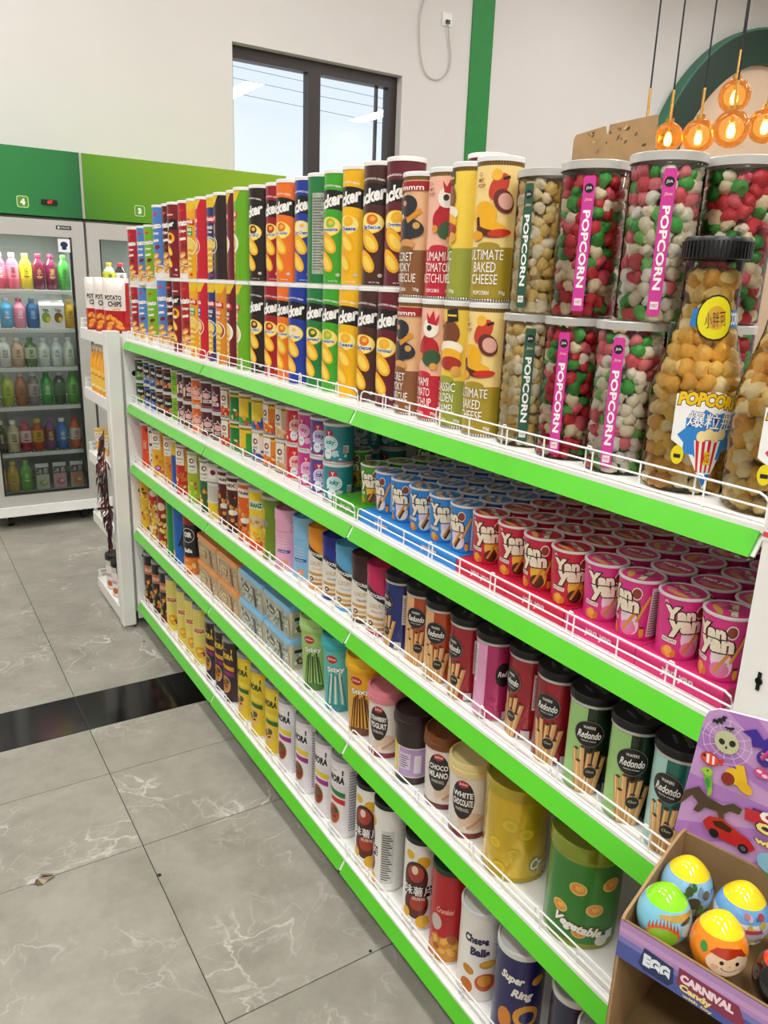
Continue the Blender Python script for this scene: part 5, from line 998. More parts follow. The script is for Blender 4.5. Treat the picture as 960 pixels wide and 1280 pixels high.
# ------------------------------------------------------------------ drinks fridges along the back wall
FY = 4.40
def fridge(x0, x1, doors, label, hm):
    t = thing('drinks_fridge', label, 'fridge', (x0, FY, 0), 0, 'drinks fridges along the back wall'); Wd = x1 - x0; dp = WALL_Y - FY - .02
    c = MB(); b = .03
    c.box(0, b, .04, dp, .09, 1.765); c.box(Wd - b, Wd, .04, dp, .09, 1.765); c.box(b, Wd - b, dp - .03, dp, .09, 1.765); c.box(b, Wd - b, .04, dp - .03, .09, .20); c.box(b, Wd - b, .04, dp - .03, 1.72, 1.765)
    link('cabinet', c.mesh('cabinet', smooth=False), M_INTER, t)
    h = MB(); h.box(.003, Wd - .003, .0, dp, 1.77, 2.112); hd = link('header', h.mesh('header', smooth=False), hm, t)
    e = MB(); e.box(-.002, .003, -.002, dp, 1.77, 2.114); e.box(Wd - .003, Wd + .002, -.002, dp, 1.77, 2.114); link('header_edge', e.mesh('header_edge', smooth=False), M_STEEL, t)
    k = MB(); k.box(0, Wd, -.02, .04, .085, .142); link('base_grille', k.mesh('base_grille', smooth=False), M_WHITE, t)
    for cx in (.10, Wd - .10):
        q = MB(); q.lathe([(0, -.015), (.03, -.015), (.03, .015), (0, .015)], 20); o = link('caster', q.mesh('caster'), M_BLACK, t, (cx, .1, .03)); o.rotation_euler = (0, PI / 2, 0)
        q = MB(); q.box(-.02, .02, -.015, .015, .05, .085); link('caster_bracket', q.mesh('caster_bracket', smooth=False), M_STEEL, t, (cx, .1, 0))
    n = len(doors); dw = Wd / n
    for i in range(n):
        a, b2 = i * dw + .004, (i + 1) * dw - .004; f = .068
        d = MB(); d.box(a, a + f, 0, .035, .146, 1.752); d.box(b2 - f, b2, 0, .035, .146, 1.752); d.box(a + f, b2 - f, 0, .035, 1.665, 1.752); d.box(a + f, b2 - f, 0, .035, .146, .205)
        dr = link('door', d.mesh('door', smooth=False), M_STEEL, t)
        g = MB(); g.box(a + f, b2 - f, .012, .018, .205, 1.665); link('pane', g.mesh('pane', smooth=False), M_DOORGLASS, dr)
        s_ = MB(); s_.box(a + f, b2 - f, .0185, .03, .205, .217); s_.box(a + f, a + f + .012, .0185, .03, .217, 1.665); s_.box(b2 - f - .012, b2 - f, .0185, .03, .217, 1.665); link('gasket', s_.mesh('gasket', smooth=False), M_BLACK, dr)
        cx = (a + b2) / 2
        nm = doors[i]
        link('door_number', flat_print('door_number', [('p', [(-.03, -.022), (-.022, -.03), (.022, -.03), (.03, -.022), (.03, .022), (.022, .03), (-.022, .03), (-.03, .022)], '#cfe6a8'), ('p', [(-.026, -.02), (-.02, -.026), (.02, -.026), (.026, -.02), (.026, .02), (.02, .026), (-.02, .026), (-.026, .02)], '#5a9a2a'), ('t', nm, 0, 0, .034, None, '#f6f6ea', {'bold': .08})], (cx + .0, -.0012, 1.835), (1, 0, 0), (0, 0, 1)), M_PRINT, hd)
    for z in (1.37, 1.155, .935, .71, .437):
        s_ = MB(); s_.box(.032, Wd - .032, .075, .078, z - .004, z + .006); s_.box(.032, Wd - .032, .066, .071, z - .016, z + .002)
        for j in range(int((Wd - .064) / .022)): s_.box(.034 + j * .022, .037 + j * .022, .066, dp - .035, z - .007, z - .003)
        link('wire_shelf', s_.mesh('wire_shelf', smooth=False), M_WHITE, t)
    return t, hd
fL, hL = fridge(-.37, .250, ['4'], 'steel drinks fridge numbered 4 with green header', M_HEAD_L)
m = MB(); m.box(.405, .485, -.012, 0, 1.80 + .03, 1.855); link('thermostat', m.mesh('thermostat', smooth=False), M_BLACK, fL)
link('led_digits', flat_print('led_digits', [('t', '67', 0, 0, .017, .026, '#ff2a18', {'bold': .02})], (.447, -.0125, 1.8425), (1, 0, 0), (0, 0, 1)), M_LED, fL)
link('door_sticker', flat_print('door_sticker', [('r', -.032, .032, -.035, .035, '#f4f4f4'), ('e', 0, .005, .02, .016, '#1d2a5a'), ('r', -.012, .012, -.022, -.006, '#1d2a5a')], (.505, -.001, 1.62), (1, 0, 0), (0, 0, 1)), M_PRINT, fL)
link('maker_badge', flat_print('maker_badge', [('r', -.04, .04, -.01, .01, '#181818'), ('r', -.032, -.022, -.006, .006, '#e8e8e8'), ('t', 'SANDEN', .008, 0, .009, .05, '#e8e8e8')], (.51, -.001, 1.715), (1, 0, 0), (0, 0, 1)), M_PRINT, fL)
fR, hR = fridge(.256, 1.50, ['3', '2'], 'steel drinks fridge numbered 3 with lime green header', M_HEAD_R)
# lamps inside the fridge cabinets
for lx, sx_ in ((-.06, .5), (.87, 1.1)): area_light(lx, FY + .09, 1.71, sx_, .03, 11, (1, 1, 1))
# drinks
def drink_kind(key, name, desc, body, capc, lab, shapes=None, r=.033, H=.2, pouch=False):
    if not pouch:
        prof = [(0, 0, body), (r - .004, 0, body), (r, .006, body), (r, H * .28, lab), (r, H * .66, body), (r * .9, H * .74, body), (r * .45, H * .86, body), (r * .42, H * .885, capc), (r * .5, H * .89, capc), (r * .5, H * .985, capc), (r * .44, H, capc), (0, H, capc)]
        m = MB(); m.lathe(prof[:8], 24); me = m.mesh('bottle_body')
        c = MB(); c.lathe([(r * .42, H * .88, capc)] + prof[8:], 20)
        parts = [('bottle_body', me, M_DRINK), ('cap', c.mesh('cap'), M_LID)]
        s = shapes or [('t', desc.split()[0][:3].upper(), 0, .47, .09, 1.0, W, {'bold': .04, 'rot': 0})]
        parts.insert(1, ('label_print', cyl_print('label_print', s, lambda y: r, H), M_PRINT))
    else:
        m = loft([(rrect(r, .016, .010), 0), (rrect(r, .022, .012), H * .12), (rrect(r * .98, .022, .012), H * .8), (rrect(r, .006, .004), H * .97), (rrect(r, .005, .004), H)], body)
        parts = [('pouch_body', m.mesh('pouch_body'), M_BAG), ('label_print', flat_print('label_print', shapes, (0, -.0225, 0), (1, 0, 0), (0, 0, 1)), M_PRINT)]
    kind(key, name, desc, 'bottle' if name == 'drink_bottle' else name.split('_')[-1], r, H, parts, 0)
def carton_kind(key, desc, col, acc):
    m = MB(); m.box(-.033, .033, -.033, .033, 0, .13); m.prism([(-.033, .13), (.033, .13), (.0, .16)], 0, -.033, .033)
    s = [('r', -.03, .03, .004, .126, col), ('e', 0, .06, .024, .03, acc), ('t', 'TEA', 0, .1, .016, .036, '#3a4a3a', {'bold': .05}), ('e', .01, .05, .012, .014, '#f2c830')]
    kind(key, 'drink_carton', desc, 'carton', .034, .16, [('carton_body', m.mesh('carton_body', smooth=False), M_CARD), ('label_print', flat_print('label_print', s, (0, -.0333, 0), (1, 0, 0), (0, 0, 1)), M_PRINT)], 0)
def strokes(c, bg=None, x=.0, ch='茶'):
    s = []
    if bg: s.append(('r', -.6, .6, .28, .64, bg))
    return s + [('t', ch, x, .50, .20, .85, c, {'bold': .01}), ('b', x, .36, .9, .03, 0, c), ('b', x, .32, .6, .015, 0, c)]
DR = [
 (1.37, .195, [(-1, 'pale pink', '#e0566e', '#f2e8ea', '#e8788a', '#fff0f0'), (13, 'pink', '#e86a80', '#f4f0f0', '#ee8a9a', '#8a1c3a'), (29, 'yellow', '#d8c030', '#e8d84a', '#e6d02e', '#2a3a2a'), (43.5, 'dark maroon', '#5e1530', '#7a1a3a', '#6a1634', '#d8b06a'), (59, 'plum', '#641838', '#7a1a40', '#6a1a3c', '#d8b06a'), (78, 'green', '#3a8a34', '#4a9a3a', '#469a3c', '#2a5a24')]),
 (1.155, .165, [(8, 'sky blue', '#5ab0d8', '#e8f0f2', '#4a9cc8', '#f4f4f0'), (23.5, 'rose pink', '#e89ab0', '#e0607e', '#e4809c', '#fff'), (38, 'steel blue', '#3a6a9c', '#5a8ac0', '#2f5f96', '#b8d8f0'), (52, 'CARTON', '#ecece2', '#8ab04a'), (67.5, 'CARTON', '#e8e6de', '#7a5a34'), (82.5, 'amber', '#c8a02a', '#e8c83a', '#d8b02c', '#8a5a1a')]),
 (.935, .165, [(6, 'white', '#d8d8cc', '#f2f2ee', '#ecebe2', '#2a2a2a'), (21, 'beige', '#c8a88a', '#f0ece4', '#e8c8ac', '#7a4a2a'), (37, 'grey green', '#5a7a4a', '#6a8a5a', '#cfd8b8', '#3a6a2a'), (55, 'milky white', '#cfd8d0', '#f0f0ec', '#e8ece6', '#3a8a4a'), (70, 'pale mint', '#cfdcd4', '#f0f0ec', '#e4ece8', '#2a6a9a'), (85, 'pale lime', '#d4dccc', '#f0f0ec', '#e8ece0', '#5aa03a')]),
 (.71, .19, [(9.5, 'yellow green', '#b0c040', '#e8ece4', '#c8d45a', '#4a7a1a'), (26, 'brown orange', '#a8643c', '#e8e4dc', '#b87850', '#5a2a1a'), (42, 'grey pink', '#8a7a72', '#ece8e4', '#b8a8a0', '#3a2a2a'), (58.5, 'emerald', '#2f9a3c', '#3aa84a', '#46b050', '#f0f0e6'), (74.5, 'smoky green', '#3a5a3c', '#d8e0d8', '#5a7a5a', '#1a3a1a'), (91, 'light green', '#58b03a', '#78c84a', '#7cc458', '#1f5a1a')]),
 (.437, .185, [(1, 'dark', '#4a3a34', '#e8e0d8', '#5a4a40', '#f0e0c0'), (14, 'cream', '#c8b88a', '#f0ece0', '#e0d4a8', '#3a3020'), (29.5, 'raspberry', '#b03048', '#d0304a', '#e8c8cc', '#a01c3a'), (47, 'lemon red', '#b8401e', '#e8c020', '#d8b030', '#6a1a10'), (62, 'violet', '#7a4a78', '#8a4a90', '#8a3a3a', '#f0d8b0'), (77.5, 'bright blue', '#2a6ab8', '#f2f2f2', '#3a80cc', '#f2f2f2'), (94, 'red capped white', '#d8682a', '#c8201e', '#e8e2d0', '#b03a1a')]),
 (.2, .185, [(1, 'peach', '#d8a06a', '#f0e8d8', '#e0b07a', '#6a3a1a'), (16.5, 'yellow capped amber', '#c8a028', '#e8d02a', '#d8b83a', '#6a4a10'), (33, 'fresh green', '#5cae34', '#7cc444', '#6cba40', '#f0f4d8'), (53, 'POUCH', '#d8dcc8', '#b0c860', 'grey iced tea pouch with lime picture'), (74.5, 'POUCH', '#e8b8c0', '#e07a8a', 'iced tea pouch with pink fruit picture'), (96, 'POUCH', '#e0a080', '#e8904a', 'iced tea pouch with orange fruit picture')])]
ordn = ['first', 'second', 'third', 'fourth', 'fifth', 'sixth', 'seventh']
fsh = ['topmost', 'second', 'third', 'fourth', 'fifth', 'lowest']
def fridge_row(si, zs, Hh, items, yb=4.54, Xf=None, nm='fridge 4'):
    used = []
    for i, it in enumerate(items):
        u = it[0]; x = hit(max(-30, u), 400, 1, yb)[0] if Xf is None else Xf
        # pixel column on this shelf's own height
        v0 = 640
        p = None
        lo_, hi_ = -1.5, 2.0
        for _ in range(30):
            mid_ = (lo_ + hi_) / 2; d = (np.array([mid_, yb, zs + Hh * .5]) - CAM) @ CM
            if 480 + F * d[0] / -d[2] < u: lo_ = mid_
            else: hi_ = mid_
        x = mid_
        while used and x - used[-1] < .0675: x += .001
        used.append(x)
        key = 'd_%s_%d_%d' % (nm[-1], si, i)
        if it[1] == 'CARTON': carton_kind(key, 'white drink carton', it[2], it[3]); desc = 'white drink carton'
        elif it[1] == 'POUCH':
            drink_kind(key, 'drink_pouch', 'ice tea pouch', '#e8ebe6', '#fff', '#fff', [('r', -.036, .036, .09, .135, '#24241f'), ('t', '冰茶', 0, .112, .038, .066, W, {'bold': .0}), ('r', -.034, .034, .01, .092, it[2]), ('e', 0, .04, .024, .02, it[3]), ('e', .008, .044, .012, .01, '#f4f0d0')], r=.038, H=.155, pouch=True); desc = it[4]
        else: drink_kind(key, 'drink_bottle', it[1] + ' drink bottle', it[2], it[3], it[4], strokes(it[5] if it[5] != '#fff' else W, None, 0, '茶果乐水清香甜'[(si * 3 + i) % 7]), H=Hh); desc = it[1] + ' drink bottle'
        o = put(key, x, yb, zs + .0065, 0, 0, 'FR', 'drinks in the fridges'); o['label'] = '%s, %s from left on %s shelf of %s' % (desc, ordn[i], fsh[si], nm)
for si, (zs, Hh, items) in enumerate(DR): fridge_row(si, zs - (.006 if si == 5 else 0), Hh, items)
fridge_row(0, 1.37, .165, [(122, 'green capped clear', '#a8b8a8', '#4aa04a', '#e8e02a', '#3a6a1a'), (135, 'yellow capped clear', '#b8c0a0', '#e8c020', '#ece02c', '#5a7a1a'), (149, 'dark cola', '#2a1a18', '#c0283a', '#e8e4e0', '#8a1a1a')], nm='fridge 3')

# ------------------------------------------------------------------ goods on the far end rack
def chip_bag(x, y, z, rz, label):
    t = thing('chip_bag', label, 'bag', (x, y, z), rz, 'red and white chip bags on the end rack'); w, h, d = .105, .215, .03
    m = MB(); nx, nz = 10, 12
    for s_ in (-1, 1):
        for j in range(nz + 1):
            for i in range(nx + 1):
                u, v = i / nx * 2 - 1, j / nz * 2 - 1; th = d * (1 - abs(u) ** 2.5) ** .6 * (1 - abs(v) ** 4) ** .7
                m.v.append((u * w / 2, s_ * th * (1 if s_ < 0 else .8), (v + 1) / 2 * h))
    n = (nx + 1) * (nz + 1)
    for s_ in range(2):
        for j in range(nz):
            for i in range(nx):
                a = s_ * n + j * (nx + 1) + i; q = [a, a + 1, a + nx + 2, a + nx + 1]
                m.f.append(q if s_ == 0 else q[::-1])
                white = 5 <= j and i < nx - 1 and s_ == 0 or j >= 11; m.c.append(lin('#eae4da') if white else lin('#b5121c'))
    link('foil_bag', m.mesh('foil_bag', angle=60), M_BAG, t)
    def front(u, v): return d * (1 - abs(u) ** 2.5) ** .6 * (1 - abs(v) ** 4) ** .7
    def mp(x_, y_, off):
        u, v = max(-1, min(1, x_ / (w / 2))), max(-1, min(1, y_ / (h / 2))); return (x_, -front(u, v) - off - .0012, y_ + h / 2), (0, -1, 0)
    S = [('t', 'POTATO', -.004, .032, .019, .066, '#26201e', {'bold': .03}), ('t', 'CHIPS', .002, .008, .021, .054, '#26201e', {'bold': .03}), ('b', -.002, .058, .06, .002, 3, '#c08a84'), ('b', .008, -.012, .03, .005, 0, '#dcb070')]
    for cx, cy, a in ((-.026, -.045, 30), (-.004, -.052, -30), (.014, -.066, -38), (-.02, -.07, 20), (.016, -.082, -20), (-.028, -.085, 40)): S += [('e', cx, cy, .019, .011, '#d2671a', a), ('e', cx + .001, cy + .001, .015, .007, '#f0a53a', a)]
    link('label_print', make_print('label_print', S, 1, 1, mp, strips=False), M_PRINT, t)
for i, (y, lab) in enumerate(((2.815, 'nearest red and white potato chip bag on the far end rack'), (2.925, 'middle red and white potato chip bag on the far end rack'), (3.03, 'farthest red and white potato chip bag on the far end rack'))): chip_bag(.026 - .012 * i, y + .03, RK[0] + .0005, R_(-32), lab)
def honey(x, y, z, label):
    t = thing('juice_bottle', label, 'bottle', (x, y, z), R_(-55), 'amber bottles on the end rack')
    m = MB(); m.lathe([(0, 0), (.026, 0), (.029, .005), (.029, .13), (.022, .155), (.013, .172), (.013, .178)], 22, '#f0a50c'); link('bottle_body', m.mesh('bottle_body'), M_DRINK, t)
    m = MB(); m.lathe([(.014, .176), (.016, .177), (.016, .196), (0, .198)], 18, '#f4ead0'); link('cap', m.mesh('cap'), M_LID, t)
    link('label_print', cyl_print('label_print', [('r', -1.2, 1.2, .10, .5, '#f6c84a'), ('b', 0, .38, 1.0, .05, 0, '#e08a10'), ('r', -1.2, 1.2, .12, .16, '#fbe9b0')], lambda q: .029, .2), M_PRINT, t)
for i in range(5): honey(-.012, 2.822 + .066 * i, RK[1] + .0005, '%s amber bottle from the post on the far end rack' % ordn[i])
def noodle(x, y, z, label):
    t = thing('noodle_cup', label, 'cup', (x, y, z), R_(-55), 'cream noodle cups on the end rack')
    m = MB(); m.lathe([(0, 0), (.028, 0), (.0385, .11), (.0385, .112)], 26, '#efe6d6'); link('cup_wall', m.mesh('cup_wall'), M_PRINT, t)
    m = MB(); m.lathe([(.0385, .110, '#d8b04a'), (.041, .111, '#d8b04a'), (.041, .115, '#d8b04a'), (0, .116, '#e0c06a')], 26); link('lid', m.mesh('lid'), M_LID, t)
    link('label_print', cyl_print('label_print', [('e', -.3, .42, .42, .16, '#e8932a'), ('e', -.3, .42, .25, .09, '#f3c05a'), ('t', '面', .35, .55, .24, .6, '#3a2a20', {'bold': .0})] + spk(16, -1.2, 1.2, .6, .92, ['#3a2a20', '#8a6a3a', '#c8a04a'], (.09, .02), 3), lambda q: .028 + .0105 * q, .11), M_PRINT, t)
for i in range(4): noodle(-.002, 2.84 + .09 * i, RK[2] + .0005, '%s cream noodle cup from the post on the far end rack' % ordn[i])
# dark red dried bunch hanging down the side of the rack
t = thing('dried_bunch', 'ragged dark red dried bunch hanging beside the far post', 'dried bunch', (-.066, 2.802, .88)); rn = random.Random(5)
m = MB(); m.tube([(.0125, 0, -.185), (.008, 0, -.16), (0, 0, -.15), (0, 0, -.5)], .003, 6, '#3a1512'); link('string', m.mesh('string'), M_CARD, t)
m = MB()
for i in range(90):
    z = -.02 - .48 * i / 90; sp = .02 + .06 * math.sin(PI * min(1, (i + 8) / 88)) ; a = rn.uniform(0, 2 * PI); l = rn.uniform(.05, .09); dx, dy = math.cos(a) * sp * rn.uniform(.3, .6), math.sin(a) * sp * rn.uniform(.4, 1.2)
    dx = -abs(dx)
    p0, p1, p2 = Vector((0, 0, z)), Vector((dx, dy, z - l * .4)), Vector((dx * 1.2, dy * 1.2, z - l)); sd = Vector((-math.sin(a), math.cos(a), 0)) * .006
    c = rn.choice(['#3a1214', '#52181a', '#2a0d10', '#6a2420']); o = len(m.v)
    m.v += [tuple(q) for q in (p0 - sd * .4, p0 + sd * .4, p1 + sd, p1 - sd, p2, p1 + Vector((0, 0, .004)))]; m.f += [[o, o + 1, o + 2, o + 3], [o + 3, o + 2, o + 4]]; m.c += [lin(c)] * 2
b_ = link('dried_strips', m.mesh('dried_strips', smooth=False), M_CARD, t); b_['kind'] = 'stuff'
def blackjar(x, y, z, label):
    t = thing('sauce_jar', label, 'jar', (x, y, z), R_(-55), 'black lidded jars on the end rack')
    m = MB(); m.lathe([(0, 0), (.046, 0), (.048, .004), (.048, .14), (.046, .148), (0, .148)], 26, '#d8d0c8'); link('jar_body', m.mesh('jar_body'), M_DRINK, t)
    m = MB(); m.lathe([(.048, .142), (.0505, .143), (.0505, .165), (.048, .168), (.040, .168), (.039, .1665), (0, .1665)], 26, '#1a1514'); link('lid', m.mesh('lid'), M_LID, t)
    link('label_print', cyl_print('label_print', [('r', -1.5, 1.5, .06, .8, '#f0ebe6'), ('r', -.9, -.8, .06, .95, '#c8402e'), ('r', .5, .6, .06, .95, '#c8402e'), ('t', 'SAUCE', -.15, .5, .1, .9, '#a02a22', {'bold': .03}), ('e', -.1, .22, .35, .1, '#c8642e')], lambda q: .048, .145), M_PRINT, t)
for i in range(3): blackjar(.006, 2.835 + .105 * i, RK[4] + .0005, '%s black lidded jar from the post on the rack base' % ordn[i])

# ------------------------------------------------------------------ toy egg display at the near end
ang = R_(-75.7); bx = Matrix.Translation((-.2055, -.0515, 0)) @ Matrix.Rotation(ang, 4, 'Z')   # local x along the front, local y towards the back
disp = thing('egg_display', 'cardboard toy egg display stand with two trays and printed header card', 'display', (-.2055, -.0515, 0), ang)
LW, LD, TZ, FZ, LZ = .30, .144, .88, .818, .853
def brd(name, *b, mat=None, par=None):
    m = MB()
    for q in b: m.box(*q)
    return link(name, m.mesh(name, smooth=False), mat or M_CARDIN, par or disp)
th = .003
m = MB(); m.prism([(0, TZ), (0, .0), (LD, .0), (LD, TZ + .012), (.035, TZ + .004)], 0, 0, th) if False else None
# side walls: low at the front lip, rising to the back
def side(x):
    m = MB(); m.prism([(0, 0), (LD, 0), (LD, TZ + .004), (LD - .012, TZ + .006), (.10, TZ + .001), (.004, LZ + .004), (0, LZ)], 0, x, x + th); return m
for x in (0, LW - th):
    link('side_wall', side(x).mesh('side_wall', smooth=False), M_CARDBRD, disp)
brd('back_wall', (th, LW - th, LD - th, LD, 0, TZ + .002)); brd('tray_floor', (th, LW - th, th, LD - th, FZ - th, FZ)); brd('tray_floor', (th, LW - th, th, LD - th, .675, .678)); brd('front_lip', (th, LW - th, 0, th, LZ - .046, LZ - .0005)); brd('front_panel', (th, LW - th, 0, th, 0, .69))
fp = [('r', 0, LW, 0, .046, '#46569e'), ('r', 0, LW, .026, .046, '#b48ac0'), ('r', 0, LW, .032, .038, '#c79ac8'), ('r', 0, LW, .020, .027, '#7a78b8'), ('p', [(.024, .008), (.030, .003), (.056, .003), (.061, .009), (.059, .027), (.028, .030)], '#16285c'), ('t', 'EGG', .0425, .0165, .015, .028, '#e9f2f6', {'bold': .08}), ('p', [(.064, .012), (.12, .008), (.13, .014), (.122, .030), (.064, .032)], '#8a2448'), ('t', 'CARNIVAL', .0925, .022, .010, .052, '#f6dfe6', {'bold': .07}), ('t', 'Candy', .083, .0105, .010, .032, '#f3dd8a', {'bold': .06, 'out': '#3a1a30', 'ow': .04}), ('t', 'with toy', .086, .003, .0045, .030, '#e9d58a', {'bold': .04})]
link('front_print', flat_print('front_print', fp, (0, -.0005, LZ - .047), (1, 0, 0), (0, 0, 1)), M_PRINT, disp)
link('side_print', flat_print('side_print', [('r', -.143, 0, 0, .044, '#c9b0c4'), ('r', -.143, 0, .0, .016, '#6a74b4'), ('p', [(-.143, -.16), (0, -.16), (0, 0), (-.143, 0)], '#cdbfa6')], (-.0004, 0, LZ - .046), (0, -1, 0), (0, 0, 1)), M_CARD, disp)
# header card with rounded top
hc = MB(); HP = [(0.0, 0), (.012, .150), (.016, .162), (.026, .169), (.12, .182), (LW, .19), (LW, 0)]
hc.prism([(x, z) for x, z in HP], 1, 0, .0025); hcm = hc.mesh('header_card', smooth=False); hco = link('header_card', hcm, M_CARD, disp, (-.011, LD + .0008, TZ - .004))
P0 = [(x, z) for x, z in HP]
HS_ = [('p', P0, '#c79ad0')]
for i in range(16):
    a0, a1 = R_(i * 22.5), R_(i * 22.5 + 9); c_ = (.16, .08); rr = .5
    tri = [c_, (c_[0] + rr * math.cos(a0), c_[1] + rr * math.sin(a0)), (c_[0] + rr * math.cos(a1), c_[1] + rr * math.sin(a1))]
    q = tri
    for e in range(len(P0)):      # keep the rays inside the card
        ax_, ay_ = P0[e]; bx_, by_ = P0[(e + 1) % len(P0)]; nx_, ny_ = by_ - ay_, -(bx_ - ax_); out = []
        cxm, cym = .15, .08; sgn = 1 if (cxm - ax_) * nx_ + (cym - ay_) * ny_ > 0 else -1
        for k in range(len(q)):
            A, B_ = q[k], q[(k + 1) % len(q)]; da = sgn * ((A[0] - ax_) * nx_ + (A[1] - ay_) * ny_); db = sgn * ((B_[0] - ax_) * nx_ + (B_[1] - ay_) * ny_)
            if da >= 0: out.append(A)
            if (da >= 0) != (db >= 0): tt = da / (da - db); out.append((A[0] + tt * (B_[0] - A[0]), A[1] + tt * (B_[1] - A[1])))
        q = out
        if len(q) < 3: break
    if len(q) >= 3: HS_.append(('p', q, '#b07ac4'))
wx, wy = .040, .135
for r in (.012, .019, .026):
    for i in range(12):
        a, b = R_(30 * i), R_(30 * i + 30); HS_.append(('b', wx + r * .97 * math.cos((a + b) / 2), wy + r * .97 * math.sin((a + b) / 2), r * .53, .0005, math.degrees((a + b) / 2) + 90, '#efe2f2'))
HS_ += [('b', wx + .018 * math.cos(R_(30 * i)), wy + .018 * math.sin(R_(30 * i)), .018, .0005, 30 * i, '#efe2f2') for i in range(12)]
HS_ += [('e', wx, wy, .013, .0135, '#c3c79a'), ('e', wx - .005, wy - .001, .0032, .0036, '#1d1d16', 20), ('e', wx + .006, wy + .001, .0034, .004, '#1d1d16', -20), ('e', wx + .0005, wy - .006, .0012, .0018, '#1d1d16')]
def bat(x, y, s, c, a=0):
    ca, sa = math.cos(R_(a)), math.sin(R_(a)); return ('p', [(x + s * (p * ca - q * sa), y + s * (p * sa + q * ca)) for p, q in ((-1, .1), (-.6, .45), (-.25, .2), (-.15, .4), (0, .25), (.15, .4), (.25, .2), (.6, .45), (1, .1), (.65, .05), (.5, -.25), (.2, -.1), (0, -.5), (-.2, -.1), (-.5, -.25), (-.65, .05))], c)
HS_ += [bat(.030, .157, .010, '#14121a', 40), bat(.041, .152, .006, '#14121a', 15), bat(.082, .147, .030, '#3a2296', -10), ('e', .080, .134, .0085, .009, '#3a2296'), ('e', .0775, .135, .0024, .0016, '#e8e0c8'), ('e', .0825, .1345, .0024, .0016, '#e8e0c8'), ('b', .080, .139, .009, .0022, 0, '#e8c04a'),
        ('e', .026, .108, .010, .008, '#c82a2a'), ('e', .0265, .108, .0085, .0066, '#e8503a'), ('b', .024, .108, .003, .011, 5, '#f6ece4'), ('b', .030, .108, .0025, .010, 5, '#f6ece4'), ('e', .020, .110, .0016, .0016, '#1a1414'), ('p', [(.034, .110), (.041, .115), (.040, .105)], '#d8322a'), ('e', .0285, .081, .0042, .011, '#6ab82a', 14), ('e', .028, .079, .0026, .006, '#2f9a3a', 14), ('e', .026, .092, .0056, .005, '#9ad02a'), ('b', .021, .0905, .006, .0022, -15, '#9ad02a'), ('e', .026, .0935, .0012, .0012, '#1a2a10'), ('e', .032, .069, .0022, .006, '#8cc82a', -10),
        ('e', .056, .100, .012, .009, '#eec01c', -20), ('b', .060, .108, .009, .016, 20, '#eec01c'), ('e', .048, .094, .007, .008, '#8a2418', -20), ('e', .066, .092, .009, .006, '#e8b41c', -30), ('e', .080, .117, .008, .006, '#d8488a'), ('e', .077, .118, .003, .002, '#f6d8e4'), ('e', .083, .115, .003, .002, '#f6d8e4'), ('e', .098, .112, .006, .008, '#e8a0a8'),
        ('p', [(.006, .058), (.020, .070), (.030, .062), (.048, .060), (.058, .068), (.068, .066), (.066, .058), (.056, .057), (.050, .050), (.053, .040), (.047, .041), (.043, .050), (.030, .048), (.024, .038), (.018, .038), (.022, .050), (.014, .056), (.004, .040), (.001, .038)], '#4a3624'),
        ('p', [(.030, .030), (.036, .040), (.050, .044), (.066, .038), (.080, .034), (.088, .026), (.084, .020), (.060, .018), (.036, .022)], '#c01c1a'), ('p', [(.040, .036), (.050, .041), (.062, .037), (.060, .031), (.044, .031)], '#2a0c0e'), ('e', .044, .022, .0055, .0055, '#141216'), ('e', .076, .020, .0055, .0055, '#141216'), ('e', .076, .020, .003, .003, '#5a5a60'),
        ('p', [(.078, .074), (.19, .084), (.19, .064), (.074, .060)], '#5a1a5c'), ('t', 'EGG', .122, .094, .020, .048, '#d9f0f4', {'bold': .08, 'out': '#2a5aa8', 'ow': .06}), ('p', [(.070, .070), (.24, .092), (.24, .074), (.072, .056)], '#c01e3a'), ('t', 'CARNIVAL', .138, .0735, .013, .105, W, {'bold': .07, 'rot': 5}), ('t', 'Candy', .112, .054, .015, .056, '#f6e28a', {'bold': .08, 'out': '#3a1428', 'ow': .06}), ('t', 'with toy', .112, .038, .009, .054, '#f6e28a', {'bold': .06, 'out': '#3a1428', 'ow': .05}), ('e', .105, .018, .014, .012, '#8ac4d8'), ('e', .122, .004, .02, .004, '#3a9a3a'), ('e', .140, .02, .016, .014, '#e8d88a')]
link('card_print', flat_print('card_print', HS_, (0, -.0004, 0), (1, 0, 0), (0, 0, 1)), M_PRINT, hco)
m = MB(); m.tube([(.078, -.006, .135), (.118, -.012, .215)], .0022, 8, '#c8408c'); link('header_stick', m.mesh('header_stick'), M_LID, hco)
# toy eggs
def egg(lx, ly, z, tilt, rz, cap, prof_cols, art, label):
    p = bx @ Vector((lx, ly, z)); t = thing('toy_egg', label, 'toy egg', tuple(p), rz, 'toy eggs in the display'); t.rotation_euler = (tilt[0], tilt[1], rz)
    r, h = .0275, .072; N = 22
    def rad(q): return r * (math.sin(PI * q ** .92)) ** .62 if 0 < q < 1 else 0
    pf = [(max(rad(i / N), 0 if i in (0, N) else .001), h * (i / N) - .0) for i in range(N + 1)]
    k = int(N * .79)
    lowc = [(a, b, prof_cols(i / N)) for i, (a, b) in enumerate(pf[:k + 1])]
    m = MB(); m.lathe(lowc, 36); link('lower_shell', m.mesh('lower_shell', angle=80), M_EGG, t)
    m = MB(); m.lathe([(pf[k][0] - .0004, pf[k][1], cap)] + [(a, b, cap) for a, b in pf[k:]], 36); link('cap', m.mesh('cap', angle=80), M_EGG, t)
    if art: link('label_print', cyl_print('label_print', art, lambda y: float(np.interp(y, [i / N for i in range(N + 1)], [p_[0] for p_ in pf])) + .0001, h, ybreaks=[i / N for i in range(1, N)]), M_EGG, t)
flo = FZ + .006
